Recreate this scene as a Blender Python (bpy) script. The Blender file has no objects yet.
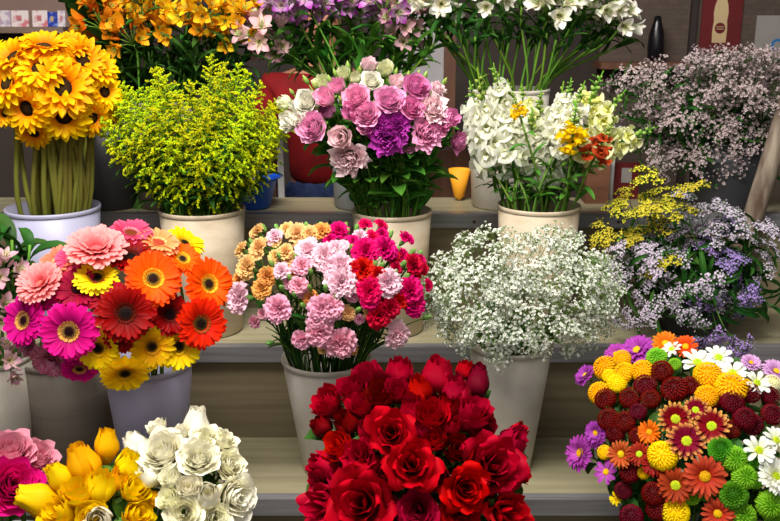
import bpy, math, random
import numpy as np
from mathutils import Vector, Matrix, Quaternion
SC = bpy.context.scene
COL = SC.collection
R = random.Random(7)
PI = math.pi
# ------------------------------------------------------------------ camera
FPX, PITCH = 900.0, math.radians(15)
CAM = Vector((0, 0, 1.5))
c_ = bpy.data.cameras.new('camera'); cam = bpy.data.objects.new('camera', c_); COL.objects.link(cam)
cam.location = CAM; cam.rotation_euler = (PI/2 - PITCH, 0, 0)
c_.sensor_width = 36; c_.lens = 36*FPX/780; c_.clip_start = .05; c_.clip_end = 60
c_.dof.use_dof = True; c_.dof.focus_distance = 1.8; c_.dof.aperture_fstop = 8
SC.camera = cam
FW = Vector((0, math.cos(PITCH), -math.sin(PITCH))); UP = Vector((0, math.sin(PITCH), math.cos(PITCH))); RT = Vector((1, 0, 0))
def ray(px, py): return (FW + (px-390)/FPX*RT - (py-260.5)/FPX*UP)
def at(px, py, Y):
    d = ray(px, py); return CAM + d*(Y/d.y)
def mpp(p): return (p-CAM).dot(FW)/FPX          # metres per pixel at a point
def V3(*a): return Vector(a)
# ------------------------------------------------------------------ materials
def lin(c):
    o = []
    for v in c[:3]:
        v /= 255.0
        o.append(v/12.92 if v <= .04045 else ((v+.055)/1.055)**2.4)
    return (*o, 1)
MATS = {}
def nt(name):
    m = bpy.data.materials.new(name); m.use_nodes = True
    t = m.node_tree; t.nodes.clear()
    return m, t, t.nodes, t.links
def petal_mat(name, base, tip, var=.10, hue=.015, transl=.28, rough=.55, ramp=(.0, 1.0), streak=0, streakc=(90, 20, 20), edge=None, sheen=.0):
    """petal colour runs from claw to tip (a real pattern of the petal; in limonium_dusky painted gap shade too), each flower a little different"""
    if name in MATS: return MATS[name]
    m, t, N, L = nt(name)
    at_ = N.new('ShaderNodeAttribute'); at_.attribute_name = 'pv'
    sep = N.new('ShaderNodeSeparateColor'); L.new(at_.outputs['Color'], sep.inputs[0])
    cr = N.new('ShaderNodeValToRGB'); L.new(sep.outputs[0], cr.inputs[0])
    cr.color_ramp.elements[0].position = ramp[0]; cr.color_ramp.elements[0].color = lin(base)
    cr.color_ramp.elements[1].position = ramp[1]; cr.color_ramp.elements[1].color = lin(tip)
    if edge:
        e = cr.color_ramp.elements.new(min(.999, edge[0])); e.color = lin(edge[1])
        cr.color_ramp.elements[1].position = min(ramp[1], edge[0]-.12) if cr.color_ramp.elements[1].position > edge[0]-.12 else cr.color_ramp.elements[1].position
    col = cr.outputs[0]
    if streak:
        w = N.new('ShaderNodeTexNoise'); w.inputs['Scale'].default_value = 1.0; w.inputs['Detail'].default_value = 2
        cb = N.new('ShaderNodeCombineXYZ')
        mu = N.new('ShaderNodeMath'); mu.operation = 'MULTIPLY'; mu.inputs[1].default_value = 14; L.new(sep.outputs[1], mu.inputs[0])
        mv = N.new('ShaderNodeMath'); mv.operation = 'MULTIPLY'; mv.inputs[1].default_value = 2.2; L.new(sep.outputs[0], mv.inputs[0])
        mr = N.new('ShaderNodeMath'); mr.operation = 'MULTIPLY'; mr.inputs[1].default_value = 31; L.new(sep.outputs[2], mr.inputs[0])
        L.new(mu.outputs[0], cb.inputs[0]); L.new(mv.outputs[0], cb.inputs[1]); L.new(mr.outputs[0], cb.inputs[2]); L.new(cb.outputs[0], w.inputs['Vector'])
        r2 = N.new('ShaderNodeValToRGB'); r2.color_ramp.elements[0].position = .5; r2.color_ramp.elements[1].position = .6; L.new(w.outputs['Fac'], r2.inputs[0])
        ml = N.new('ShaderNodeMath'); ml.operation = 'MULTIPLY'; ml.inputs[1].default_value = streak; L.new(r2.outputs[0], ml.inputs[0])
        mx = N.new('ShaderNodeMix'); mx.data_type = 'RGBA'; L.new(ml.outputs[0], mx.inputs[0]); L.new(col, mx.inputs[6]); mx.inputs[7].default_value = lin(streakc)
        col = mx.outputs[2]
    oi = N.new('ShaderNodeObjectInfo')
    hs = N.new('ShaderNodeHueSaturation')
    a = N.new('ShaderNodeMapRange'); a.inputs[3].default_value = .5-hue; a.inputs[4].default_value = .5+hue; L.new(oi.outputs['Random'], a.inputs[0]); L.new(a.outputs[0], hs.inputs['Hue'])
    b = N.new('ShaderNodeMath'); b.operation = 'ADD'; L.new(oi.outputs['Random'], b.inputs[0]); L.new(sep.outputs[2], b.inputs[1])
    b2 = N.new('ShaderNodeMapRange'); b2.inputs[1].default_value = 0; b2.inputs[2].default_value = 2; b2.inputs[3].default_value = 1-var*1.3; b2.inputs[4].default_value = 1+var*.7; L.new(b.outputs[0], b2.inputs[0]); L.new(b2.outputs[0], hs.inputs['Value'])
    L.new(col, hs.inputs['Color'])
    p = N.new('ShaderNodeBsdfPrincipled'); L.new(hs.outputs[0], p.inputs['Base Color']); p.inputs['Roughness'].default_value = rough; p.inputs['Specular IOR Level'].default_value = .10
    p.inputs['Sheen Weight'].default_value = sheen
    tr = N.new('ShaderNodeBsdfTranslucent'); L.new(hs.outputs[0], tr.inputs[0])
    ms = N.new('ShaderNodeMixShader'); ms.inputs[0].default_value = transl; L.new(p.outputs[0], ms.inputs[1]); L.new(tr.outputs[0], ms.inputs[2])
    o = N.new('ShaderNodeOutputMaterial'); L.new(ms.outputs[0], o.inputs[0])
    MATS[name] = m; return m
def plain(name, c, rough=.6, var=.0, scale=8, c2=None, metal=0, bump=0, stretch=(1, 1, 1), objvar=0, spec=.4, detail=4, contrast=(.35, .7)):
    if name in MATS: return MATS[name]
    m, t, N, L = nt(name)
    p = N.new('ShaderNodeBsdfPrincipled'); p.inputs['Roughness'].default_value = rough; p.inputs['Metallic'].default_value = metal; p.inputs['Specular IOR Level'].default_value = spec
    o = N.new('ShaderNodeOutputMaterial'); L.new(p.outputs[0], o.inputs[0])
    if c2 is None: c2 = tuple(min(255, v*(1+var)) for v in c)
    tc = N.new('ShaderNodeTexCoord'); mp = N.new('ShaderNodeMapping'); mp.inputs['Scale'].default_value = stretch; L.new(tc.outputs['Object'], mp.inputs[0])
    n = N.new('ShaderNodeTexNoise'); n.inputs['Scale'].default_value = scale; n.inputs['Detail'].default_value = detail; L.new(mp.outputs[0], n.inputs['Vector'])
    cr = N.new('ShaderNodeValToRGB'); cr.color_ramp.elements[0].color = lin(c); cr.color_ramp.elements[1].color = lin(c2)
    cr.color_ramp.elements[0].position = contrast[0]; cr.color_ramp.elements[1].position = contrast[1]
    L.new(n.outputs['Fac'], cr.inputs[0]); col = cr.outputs[0]
    if objvar:
        oi = N.new('ShaderNodeObjectInfo'); hs = N.new('ShaderNodeHueSaturation')
        a = N.new('ShaderNodeMapRange'); a.inputs[3].default_value = 1-objvar; a.inputs[4].default_value = 1+objvar; L.new(oi.outputs['Random'], a.inputs[0]); L.new(a.outputs[0], hs.inputs['Value'])
        L.new(col, hs.inputs['Color']); col = hs.outputs[0]
    L.new(col, p.inputs['Base Color'])
    if bump:
        b = N.new('ShaderNodeBump'); b.inputs['Strength'].default_value = bump; b.inputs['Distance'].default_value = .002; L.new(n.outputs['Fac'], b.inputs['Height']); L.new(b.outputs[0], p.inputs['Normal'])
    MATS[name] = m; return m
def leaf_mat(name, c, c2, transl=.25, rough=.45):
    return petal_mat(name, c, c2, var=.22, hue=.02, transl=transl, rough=rough)
# ------------------------------------------------------------------ mesh builder
class MB:
    def __init__(s): s.v = []; s.f = []; s.a = []; s.m = []; s.n = 0
    def raw(s, P, F, A, mi=0):
        P = np.asarray(P, float); s.v.append(P); s.a.append(np.asarray(A, float))
        F = [tuple(i+s.n for i in f) for f in F]; s.f += F; s.m += [mi]*len(F); s.n += len(P)
    def grid(s, P, T, U, r, mi=0, wrap=False):
        a, b = P.shape[:2]
        A = np.stack([T.ravel(), U.ravel(), np.full(a*b, r)], 1)
        F = [(i*b+j, i*b+(j+1) % b, (i+1)*b+(j+1) % b, (i+1)*b+j) for i in range(a-1) for j in range(b if wrap else b-1)]
        s.raw(P.reshape(-1, 3), F, A, mi)
    def add(s, o, M=None, mi=None):
        """append another builder's shape, moved by the matrix M"""
        if not o.v: return
        if len(o.v) > 1: o.v = [np.concatenate(o.v)]; o.a = [np.concatenate(o.a)]
        P = o.v[0]
        if M is not None:
            A = np.array(M); P = P @ A[:3, :3].T + A[:3, 3]
        s.v.append(P); s.a.append(o.a[0])
        n = s.n; s.f += [tuple(i+n for i in f) for f in o.f]; s.m += (o.m if mi is None else [mi]*len(o.m)); s.n += len(P)
    def tube(s, pts, rad, sides=5, mi=0, caps=True, t=None):
        pts = [Vector(p) for p in pts]; n = len(pts)
        if not hasattr(rad, '__len__'): rad = [rad]*n
        P = np.zeros((n, sides, 3)); ref = None
        for i, p in enumerate(pts):
            d = (pts[min(i+1, n-1)]-pts[max(i-1, 0)]);
            d = d.normalized() if d.length > 1e-9 else V3(0, 0, 1)
            if ref is None: ref = d.orthogonal().normalized()
            ref = (ref - d*ref.dot(d)); ref = ref.normalized() if ref.length > 1e-6 else d.orthogonal().normalized()
            b = d.cross(ref)
            for k in range(sides):
                an = 2*PI*k/sides; P[i, k] = p + (ref*math.cos(an)+b*math.sin(an))*rad[i]
        T = np.repeat(np.linspace(0, 1, n)[:, None], sides, 1) if t is None else np.full((n, sides), t)
        U = np.tile(np.linspace(0, 1, sides), (n, 1))
        base = s.n
        s.grid(P, T, U, .5, mi, wrap=True)
        if caps:
            s.f.append(tuple(base+k for k in range(sides))[::-1]); s.f.append(tuple(base+(n-1)*sides+k for k in range(sides))); s.m += [mi, mi]
    def lathe(s, prof, seg=32, mi=0, mis=None):
        P = np.zeros((len(prof), seg, 3))
        for i, (r, z) in enumerate(prof):
            for k in range(seg):
                a = 2*PI*k/seg; P[i, k] = (r*math.cos(a), r*math.sin(a), z)
        T = np.repeat(np.linspace(0, 1, len(prof))[:, None], seg, 1)
        s.grid(P, T, np.tile(np.linspace(0, 1, seg), (len(prof), 1)), .5, mi, wrap=True)
    def box(s, lo, hi, mi=0, bev=0):
        x0, y0, z0 = lo; x1, y1, z1 = hi
        P = [(x0, y0, z0), (x1, y0, z0), (x1, y1, z0), (x0, y1, z0), (x0, y0, z1), (x1, y0, z1), (x1, y1, z1), (x0, y1, z1)]
        s.raw(P, [(0, 3, 2, 1), (4, 5, 6, 7), (0, 1, 5, 4), (1, 2, 6, 5), (2, 3, 7, 6), (3, 0, 4, 7)], np.full((8, 3), .5), mi)
    def mesh(s, name, mats, smooth=True):
        me = bpy.data.meshes.new(name)
        if not s.v: return me
        P = np.concatenate(s.v); A = np.concatenate(s.a)
        me.from_pydata(P.tolist(), [], s.f)
        for m in mats: me.materials.append(m)
        me.polygons.foreach_set('material_index', np.array(s.m, dtype=np.int32))
        me.polygons.foreach_set('use_smooth', np.full(len(s.f), smooth))
        at_ = me.attributes.new('pv', 'FLOAT_COLOR', 'POINT')
        at_.data.foreach_set('color', np.concatenate([A, np.ones((len(A), 1))], 1).astype(np.float32).ravel())
        me.update(); return me
def link(name, data, parent=None, loc=None):
    o = bpy.data.objects.new(name, data); COL.objects.link(o)
    if parent is not None: o.parent = parent
    if loc is not None: o.location = loc
    return o
def tag(o, label=None, cat=None, group=None, kind=None):
    if label: o['label'] = label
    if cat: o['category'] = cat
    if group: o['group'] = group
    if kind: o['kind'] = kind
    return o
def axis_quat(d, roll=0.0):
    return Vector(d).to_track_quat('Z', 'Y') @ Quaternion((0, 0, 1), roll)
def mat_at(p, d, s, roll=0.0):
    return Matrix.Translation(p) @ axis_quat(d, roll).to_matrix().to_4x4() @ Matrix.Scale(s, 4)
def sm(x, a, b):
    t = np.clip((x-a)/(b-a), 0, 1); return t*t*(3-2*t)
# ------------------------------------------------------------------ petals
def petal(mb, phi, r0, z0, L, W, e0, e1, rng, prof='oval', nv=5, nu=3, cup=0., ruf=0., fr=3., mi=0, pw=1.0, twist=0., tooth=0., tip=0.):
    """one petal of a flower that faces +Z: starts r0 from the axis, leaves at elevation e0 (degrees) and ends at e1"""
    v = np.linspace(0, 1, nv+1); u = np.linspace(-1, 1, nu+1)
    el = np.radians(e0 + (e1-e0)*v**pw); dl = L/nv
    rr = r0 + np.concatenate([[0], np.cumsum(np.cos((el[1:]+el[:-1])/2)*dl)])
    zz = z0 + np.concatenate([[0], np.cumsum(np.sin((el[1:]+el[:-1])/2)*dl)])
    if prof == 'oval': w = .28+.72*np.sin(PI*np.clip(v*.86+.10, 0, 1))**.8; w[-1] *= .45
    elif prof == 'strap': w = np.minimum(1, .5+v*1.4)*np.where(v > .8, 1-((v-.8)/.2)**2*.62, 1)
    elif prof == 'point': w = .35+.75*np.sin(PI*np.clip(v*.93+.06, 0, 1)); w[-1] = .03
    elif prof == 'fan': w = .14+.86*v**1.15
    elif prof == 'spoon': w = .45+.55*v; w[-1] *= .6
    else: w = np.ones_like(v)
    ph1, ph2 = rng.random()*6.3, rng.random()*6.3
    VV, UU = np.meshgrid(v, u, indexing='ij')
    wid = (w*W/2)[:, None]*UU
    off = cup*W*(UU**2)*np.sin(PI*np.clip(VV, 0, 1)*.9)
    if ruf: off = off + ruf*L*np.sin(UU*fr*2+ph1+VV*2)*VV**1.5 + .5*ruf*L*np.sin(UU*fr*4.3+ph2)*VV**3
    if twist: off = off + twist*W*UU*VV
    ext = np.zeros_like(UU)
    if prof == 'fan': ext = -.22*L*UU**2*VV
    if tooth: ext = ext + tooth*L*np.array([(-1)**k for k in range(nu+1)])[None, :]*(VV > .95)
    E = el[:, None]
    rad = rr[:, None] - np.sin(E)*off + np.cos(E)*ext
    z = zz[:, None] + np.cos(E)*off + np.sin(E)*ext
    c, s_ = math.cos(phi), math.sin(phi)
    P = np.stack([rad*c - wid*s_, rad*s_ + wid*c, z], -1)
    mb.grid(P, VV, (UU+1)/2, rng.random(), mi)
def disc_mesh(r, h, rng, bumps=70, br=.06, mi=0, dome=True):
    mb = MB()
    prof = [(0.001, h)]+[(r*math.sin(a), h*math.cos(a)) for a in np.linspace(.25, PI/2, 5)]+[(r*.9, -h*.4)]
    mb.lathe(prof, 16, mi)
    for k in range(bumps):
        q = math.sqrt((k+.5)/bumps)*r*.97; a = k*2.39996
        z = h*math.sqrt(max(0, 1-(q/r)**2))
        p = V3(q*math.cos(a), q*math.sin(a), z)
        b = br*(1.2-.4*rng.random())
        P = [p+V3(b, 0, 0), p+V3(0, b, 0), p+V3(-b, 0, 0), p+V3(0, -b, 0), p+V3(0, 0, b*1.3)]
        t = q/r
        mb.raw(P, [(0, 1, 4), (1, 2, 4), (2, 3, 4), (3, 0, 4)], [(t, .5, rng.random())]*5, mi)
    return mb
def calyx(mb, r, h, mi=0, z=0, n=5, flare=.3, rng=R):
    mb.lathe([(r*.25, z-h), (r*.6, z-h*.75), (r*.85, z-h*.4), (r*.8, z-h*.2)], 8, mi)
    for k in range(n): petal(mb, 2*PI*k/n, r*.6, z-h*.62, h*.75, r*.7, 35, -10, rng, 'point', 3, 2, mi=mi)
def daisy(seed, rings, base_z=0):
    """rings: (count, length, width, e0, e1, r0, z0, profile, mi)"""
    g = random.Random(seed); mb = MB()
    for (n, L, W, e0, e1, r0, z0, pr, mi) in rings:
        for k in range(n):
            petal(mb, 2*PI*(k+g.uniform(-.22, .22))/n, r0, z0+g.uniform(-.01, .01), L*g.uniform(.9, 1.06), W*g.uniform(.85, 1.1), e0+g.uniform(-7, 7), e1+g.uniform(-10, 10), g, pr, 5, 3, cup=g.uniform(.05, .2), twist=g.uniform(-.12, .12), mi=mi)
    return mb
def rose(seed, openness=1.0, n=22, ruffle=.03, tall=1.0, wide=1.0, point=.18, pinch=0.0, nu=8, nv=8, round_=.6, norm=None):
    """a rose facing +Z, overall radius about 1: petals wrap spirally, the outer ones open and roll back"""
    g = random.Random(seed); mb = MB()
    v = np.linspace(0, 1, nv+1); u = np.linspace(-1, 1, nu+1); VV, UU = np.meshgrid(v, u, indexing='ij')
    o = openness
    for i in range(n):
        f = i/(n-1); phi = i*2.39996+g.uniform(-.25, .25)
        Rm = (.10+.62*f**.9*(.35+.65*o))*wide*g.uniform(.93, 1.07)
        H = (1.45-.42*f*o)*tall*g.uniform(.94, 1.05)
        hw = (1.75-.85*f)*g.uniform(.9, 1.1)
        Rv = Rm*(.18+.82*np.sin(PI/2*np.clip(VV*1.35, 0, 1)))
        if pinch: Rv = Rv*(1-pinch*sm(VV, .45, 1.0))
        fl = o*f**1.4
        Rv = Rv + fl*.52*sm(VV, .45, 1.0)**1.5 + (1-f)*.03*VV
        w = hw*np.sin(PI*np.clip(.17+VV*(.66-.16*round_), 0, 1))
        th = phi + UU*w
        Z = H*VV*(1-point*np.abs(UU)**1.7*VV)
        Z = Z - fl*.30*sm(VV, .72, 1.0)*(0.6+.6*np.abs(UU))
        roll = fl*(.10*(1-round_)*np.abs(UU)**3-.34*round_*np.abs(UU)**2.2)*sm(VV, .5, 1.0)
        ph = g.random()*6.3
        wob = ruffle*(np.sin(UU*5+ph)+.5*np.sin(UU*11+ph*2))*VV**2*(.4+f)
        Rv = Rv + roll + wob
        Z = Z + wob*.6
        P = np.stack([Rv*np.cos(th), Rv*np.sin(th), Z-.75*tall], -1)
        mb.grid(P, VV, (UU+1)/2, g.random())
    A = np.concatenate(mb.v); k = 1/np.percentile(np.hypot(A[:, 0], A[:, 1]), 96)
    if norm is None: norm = k
    mb.v = [a*norm for a in mb.v]
    return mb
def sepals(mb, r, z, L, g, n=5, e=(-5, -40), W=.28, mi=0):
    mb.lathe([(.02, z-.32), (.12, z-.26), (.17, z-.12), (r*.6, z)], 8, mi)
    for k in range(n): petal(mb, 2*PI*k/n+g.random(), r*.5, z, L, W, e[0], e[1], g, 'point', 4, 2, cup=.15, mi=mi)
def carnation(seed, n=34, ruf=.10, dens=1.0, loose=1.0):
    g = random.Random(seed); mb = MB()
    for i in range(n):
        f = (i+.5)/n; e = 88-86*f**.8
        L = (.72+.28*f)*g.uniform(.88, 1.1); W = (.75+.35*f)*g.uniform(.8, 1.15)*loose
        petal(mb, i*2.39996+g.uniform(-.3, .3), .03, -.25*(1-f)-.12*f, L, W, min(88, e+30)+g.uniform(-8, 8), e-22*f+g.uniform(-14, 14), g, 'fan', 5, 9, ruf=ruf*g.uniform(.8, 1.3), fr=3.4, tooth=.035, cup=.06)
    return mb
def pompon(seed, n=150, L=.30, W=.20, zs=.62, curl=1, prof='spoon', r=.74):
    g = random.Random(seed); mb = MB()
    cz = 0
    mb.lathe([(.001, zs*.82)]+[(r*.88*math.sin(a), zs*.82*math.cos(a)) for a in np.linspace(.3, 1.9, 6)]+[(.1, -zs*.5)], 12, 0)
    mb.a[-1][:, 0] = .1
    T = MB(); petal(T, 0, 0, 0, 1, W/L, 55, 5 if curl else 75, g, prof, 3, 2, cup=.35)
    for i in range(n):
        c = 1-(i+.5)/n*1.22; s_ = math.sqrt(max(0, 1-c*c)); a = i*2.39996
        nrm = V3(s_*math.cos(a), s_*math.sin(a), c)
        p = V3(nrm.x*r, nrm.y*r, nrm.z*zs)
        out = V3(math.cos(a), math.sin(a), 0)
        side = V3(-math.sin(a), math.cos(a), 0)
        M = Matrix((( *out.to_tuple(), 0),)*1+((0,0,0,0),)*3) if False else Matrix.Identity(4)
        zax = nrm; xax = (side.cross(zax)); xax.normalize(); yax = zax.cross(xax)
        sc = L*(.55+.45*s_)*g.uniform(.85, 1.15)
        for r_ in range(3): M[r_][0] = xax[r_]*sc; M[r_][1] = yax[r_]*sc; M[r_][2] = zax[r_]*sc; M[r_][3] = p[r_]
        mb.add(T, M)
        mb.a[-1] = np.column_stack([T.a[0][:, 0]*.75+.25*s_, T.a[0][:, 1], np.full(len(T.a[0]), g.random())])
    return mb
# ------------------------------------------------------------------ small florets
def star(n=5, L=1., W=.7, e0=60, e1=10, seed=1, nv=2, nu=2, prof='oval', r0=.05):
    g = random.Random(seed); mb = MB()
    for k in range(n): petal(mb, 2*PI*k/n+g.uniform(-.1, .1), r0, 0, L, W, e0, e1, g, prof, nv, nu, cup=.15)
    return mb
OCT = ([(1, 0, 0), (-1, 0, 0), (0, 1, 0), (0, -1, 0), (0, 0, 1), (0, 0, -1)], [(0, 2, 4), (2, 1, 4), (1, 3, 4), (3, 0, 4), (2, 0, 5), (1, 2, 5), (3, 1, 5), (0, 3, 5)])
def grain(): 
    mb = MB(); mb.raw(OCT[0], OCT[1], [(.5, .5, .5)]*6); return mb
def leaf_mb(L=1., W=.25, e0=40, e1=-20, seed=0, nv=6, fold=.25, prof='point', wave=.02):
    g = random.Random(seed); mb = MB()
    petal(mb, 0, 0, 0, L, W, e0, e1, g, prof, nv, 4, cup=fold, ruf=wave, fr=2)
    return mb
def rdir(g, up=0.0):
    v = V3(g.gauss(0, 1), g.gauss(0, 1), g.gauss(0, 1)+up); return v.normalized()
# ------------------------------------------------------------------ palettes
PM = petal_mat
m_stem = leaf_mat('stem_green', (78, 118, 36), (112, 152, 54), .1)
m_stemdark = leaf_mat('stem_dark', (36, 66, 28), (62, 98, 42), .05)
m_stemsun = leaf_mat('stem_sunflower', (112, 116, 44), (160, 150, 70), .05)
m_stempale = leaf_mat('stem_pale', (96, 138, 52), (140, 172, 74), .1)
m_leaf = leaf_mat('leaf_green', (50, 104, 32), (92, 150, 52), .3)
m_leafdark = leaf_mat('leaf_dark', (32, 74, 26), (66, 112, 44))
m_leafbright = leaf_mat('leaf_bright', (74, 130, 30), (120, 172, 48), .35)
m_calyx = leaf_mat('calyx_green', (88, 134, 52), (140, 172, 82), .2)
m_bud = PM('bud_green', (96, 150, 54), (196, 214, 110), .15, .02, .3)
m_grey = leaf_mat('calyx_carnation', (86, 146, 66), (150, 190, 96), .15)
# gerbera
GB = {}
def gm(key, a, b, in_, disc, ring=None, **k):
    GB[key] = (PM('gerbera_'+key, a, b, **k), PM('gerbera_inner_'+key, in_, ring or in_), PM('gerbera_disc_'+key, disc, ring or disc, ramp=(.5, 1)))
gm('magenta', (150, 0, 90), (236, 22, 160), (214, 150, 60), (40, 8, 20), (222, 160, 84))
gm('striped', (232, 150, 180), (176, 20, 90), (220, 150, 170), (120, 30, 60), streak=.7, streakc=(255, 220, 232))
gm('crimson', (120, 2, 16), (176, 8, 40), (150, 20, 30), (50, 8, 10))
gm('rose', (214, 40, 80), (240, 96, 130), (235, 140, 150), (130, 60, 30))
gm('pink', (236, 96, 126), (255, 170, 176), (255, 190, 190), (214, 120, 110), transl=.35)
gm('salmon', (238, 120, 60), (248, 160, 116), (250, 190, 130), (190, 90, 50))
gm('yellow', (244, 176, 0), (255, 222, 20), (240, 190, 20), (34, 22, 8), (200, 150, 20))
gm('lemon', (244, 196, 0), (255, 236, 30), (230, 180, 20), (30, 24, 8), (120, 110, 20))
gm('orange', (255, 104, 4), (254, 76, 6), (252, 190, 40), (50, 26, 18), (250, 196, 50), hue=.006)
gm('scarlet', (210, 26, 4), (240, 46, 6), (200, 60, 20), (34, 14, 10), (120, 90, 30), hue=.005)
gm('red', (90, 0, 4), (158, 0, 10), (110, 6, 10), (24, 8, 8), (80, 16, 10), hue=.003)
def gerb(seed, W=.24, n=30, e=20, double=False, inner=True):
    rr = [(n, .74, W, e, e-24, .24, 0, 'strap', 0), (n-3, .66, W*.95, e+14, e-8, .24, .03, 'strap', 0)]
    if double: rr += [(26, .5, W*.9, e+28, e+6, .2, .06, 'strap', 0), (22, .34, W*.75, e+42, e+24, .16, .08, 'strap', 0)]
    if inner: rr.append((34, .13, .05, 62, 20, .26, .06, 'strap', 1))
    mb = daisy(seed, rr)
    calyx(mb, .3, .34, 2, z=.0, n=9)
    return mb
GERB = {}
for key in GB:
    dbl = key in ('pink', 'striped')
    GERB[key] = [(gerb(s+len(key)*7, n=(30 if key not in ('yellow', 'lemon') else 26), W=(.26 if key in ('magenta',) else .235), e=(14 if not dbl else 26), double=dbl).mesh('gerbera_petals_'+key, [GB[key][0], GB[key][1], m_calyx]),
                  disc_mesh(.27, .09, random.Random(s), 90, .03).mesh('gerbera_disc_'+key, [GB[key][2]])) for s in (1, 2, 3)]
# sunflower
m_sun = PM('sunflower_petal', (250, 146, 0), (255, 210, 10), ramp=(.1, .9), var=.16, transl=.35)
m_sundisc = PM('sunflower_disc', (60, 40, 12), (28, 14, 6), ramp=(.2, .8), transl=0)
SUN = []
for s in range(4):
    mb = daisy(40+s, [(19, .76, .32, 12, -20-6*s, .3, 0, 'oval', 0), (17, .74, .30, 34+3*s, 0, .29, .04, 'oval', 0), (13, .58, .26, 60, 26-8*s, .28, .05, 'oval', 0)])
    calyx(mb, .34, .3, 1, n=12)
    SUN.append((mb.mesh('sunflower_petals', [m_sun, m_calyx]), disc_mesh(.34, .12, random.Random(s), 130, .033).mesh('sunflower_disc', [m_sundisc])))
# roses
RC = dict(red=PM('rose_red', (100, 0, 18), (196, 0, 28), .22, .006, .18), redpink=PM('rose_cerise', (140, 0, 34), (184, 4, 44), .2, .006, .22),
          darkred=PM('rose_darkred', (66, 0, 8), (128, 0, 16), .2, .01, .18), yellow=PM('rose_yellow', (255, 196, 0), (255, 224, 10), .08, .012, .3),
          amber=PM('rose_amber', (252, 180, 0), (252, 196, 10), .08, .01, .3),
          white=PM('rose_white', (252, 244, 190), (255, 251, 234), .04, .008, .15), cream=PM('rose_cream', (250, 242, 170), (254, 251, 226), .05, .008, .15),
          palepink=PM('rose_palepink', (226, 120, 160), (240, 168, 190), .08, .01, .3), magenta=PM('rose_magenta', (176, 0, 84), (240, 24, 140), .1, .01, .25),
          lwhite=PM('lisianthus_white', (220, 226, 170), (244, 240, 228), .05, .01, .3), lcream=PM('lisianthus_cream', (214, 226, 150), (238, 236, 200), .05, .01, .3),
          lpink=PM('lisianthus_pink', (253, 214, 230), (246, 172, 210), .08, .01, .25), lblush=PM('lisianthus_blush', (253, 236, 228), (252, 220, 226), .05, .01, .3),
          lmauve=PM('lisianthus_mauve', (244, 176, 212), (232, 142, 196), .1, .012, .3), lpurple=PM('lisianthus_purple', (180, 60, 160), (206, 70, 186), .12, .01, .25))
RSH = dict(open=dict(openness=.75, n=28, ruffle=.03, tall=1.05), half=dict(openness=.26, n=18, ruffle=.025, tall=.95, wide=1.45, round_=.3), bud=dict(openness=.06, n=13, ruffle=.015, tall=1.0, wide=2.1, pinch=.36, point=.22, round_=.5),
           loose=dict(openness=.58, n=16, ruffle=.03, point=.36, round_=-.1, tall=1.15, wide=1.15), garden=dict(openness=.7, n=32, ruffle=.045, point=.03, round_=.55, tall=1.0), pinch=dict(openness=.03, n=12, ruffle=.02, tall=1.2, wide=2.1, pinch=.48, point=.08),
           ruffled=dict(openness=.85, n=34, ruffle=.12, point=.02, round_=.4, tall=.95))
_rc = {}
def rose_mesh(shape, color, var=0):
    k = (shape, color, var)
    if k not in _rc:
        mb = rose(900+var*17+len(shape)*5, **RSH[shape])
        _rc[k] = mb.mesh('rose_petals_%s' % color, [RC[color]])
    return _rc[k]
SEP = []
for s in range(2):
    mb = MB(); sepals(mb, .5, -.72, .75, random.Random(s), e=(40-60*s, -20-50*s)); SEP.append(mb.mesh('sepals', [m_calyx]))
# carnations
CC = dict(pink=PM('carnation_pink', (238, 130, 166), (250, 186, 208), .06, .01, .35), palepink=PM('carnation_palepink', (240, 170, 190), (250, 212, 224), .05, .01, .35),
          peach=PM('carnation_peach', (232, 160, 70), (246, 206, 140), .08, .01, .35), apricot=PM('carnation_apricot', (214, 130, 50), (238, 172, 92), .1, .01, .3),
          magenta=PM('carnation_magenta', (190, 0, 70), (232, 14, 112), .12, .012, .28), red=PM('carnation_red', (140, 0, 24), (206, 6, 46), .14, .01, .25))
_cc = {}
def carn_mesh(color, var):
    k = (color, var)
    if k not in _cc: _cc[k] = carnation(70+var, n=(26, 32, 38)[var % 3], ruf=.085+.02*(var % 3)).mesh('carnation_petals', [CC[color]])
    return _cc[k]
mb = MB(); mb.lathe([(.05, -1.0), (.16, -.95), (.24, -.6), (.27, -.25), (.36, -.08)], 8)
for k in range(5): petal(mb, k*1.2566, .25, -.22, .3, .2, 60, 40, R, 'point', 3, 2)
CARNCAL = mb.mesh('carnation_calyx', [m_grey])
mb = MB(); mb.lathe([(.05, -.9), (.3, -.8), (.44, -.3), (.40, .2), (.22, .6), (.02, .8)], 8)
for k in range(5): petal(mb, k*1.2566, .42, -.1, .95, .34, 88, 118, R, 'point', 3, 2)
CARNBUD = mb.mesh('carnation_bud', [m_grey])
mb = MB(); mb.lathe([(.05, -.9), (.3, -.75), (.42, -.25), (.36, .3), (.18, .8), (.02, 1.1)], 10)
for k in range(5): petal(mb, k*1.2566+.3, .34, -.6, 1.2, .3, 75, 98, R, 'point', 3, 2)
LISBUD = mb.mesh('lisianthus_bud', [m_bud])
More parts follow.
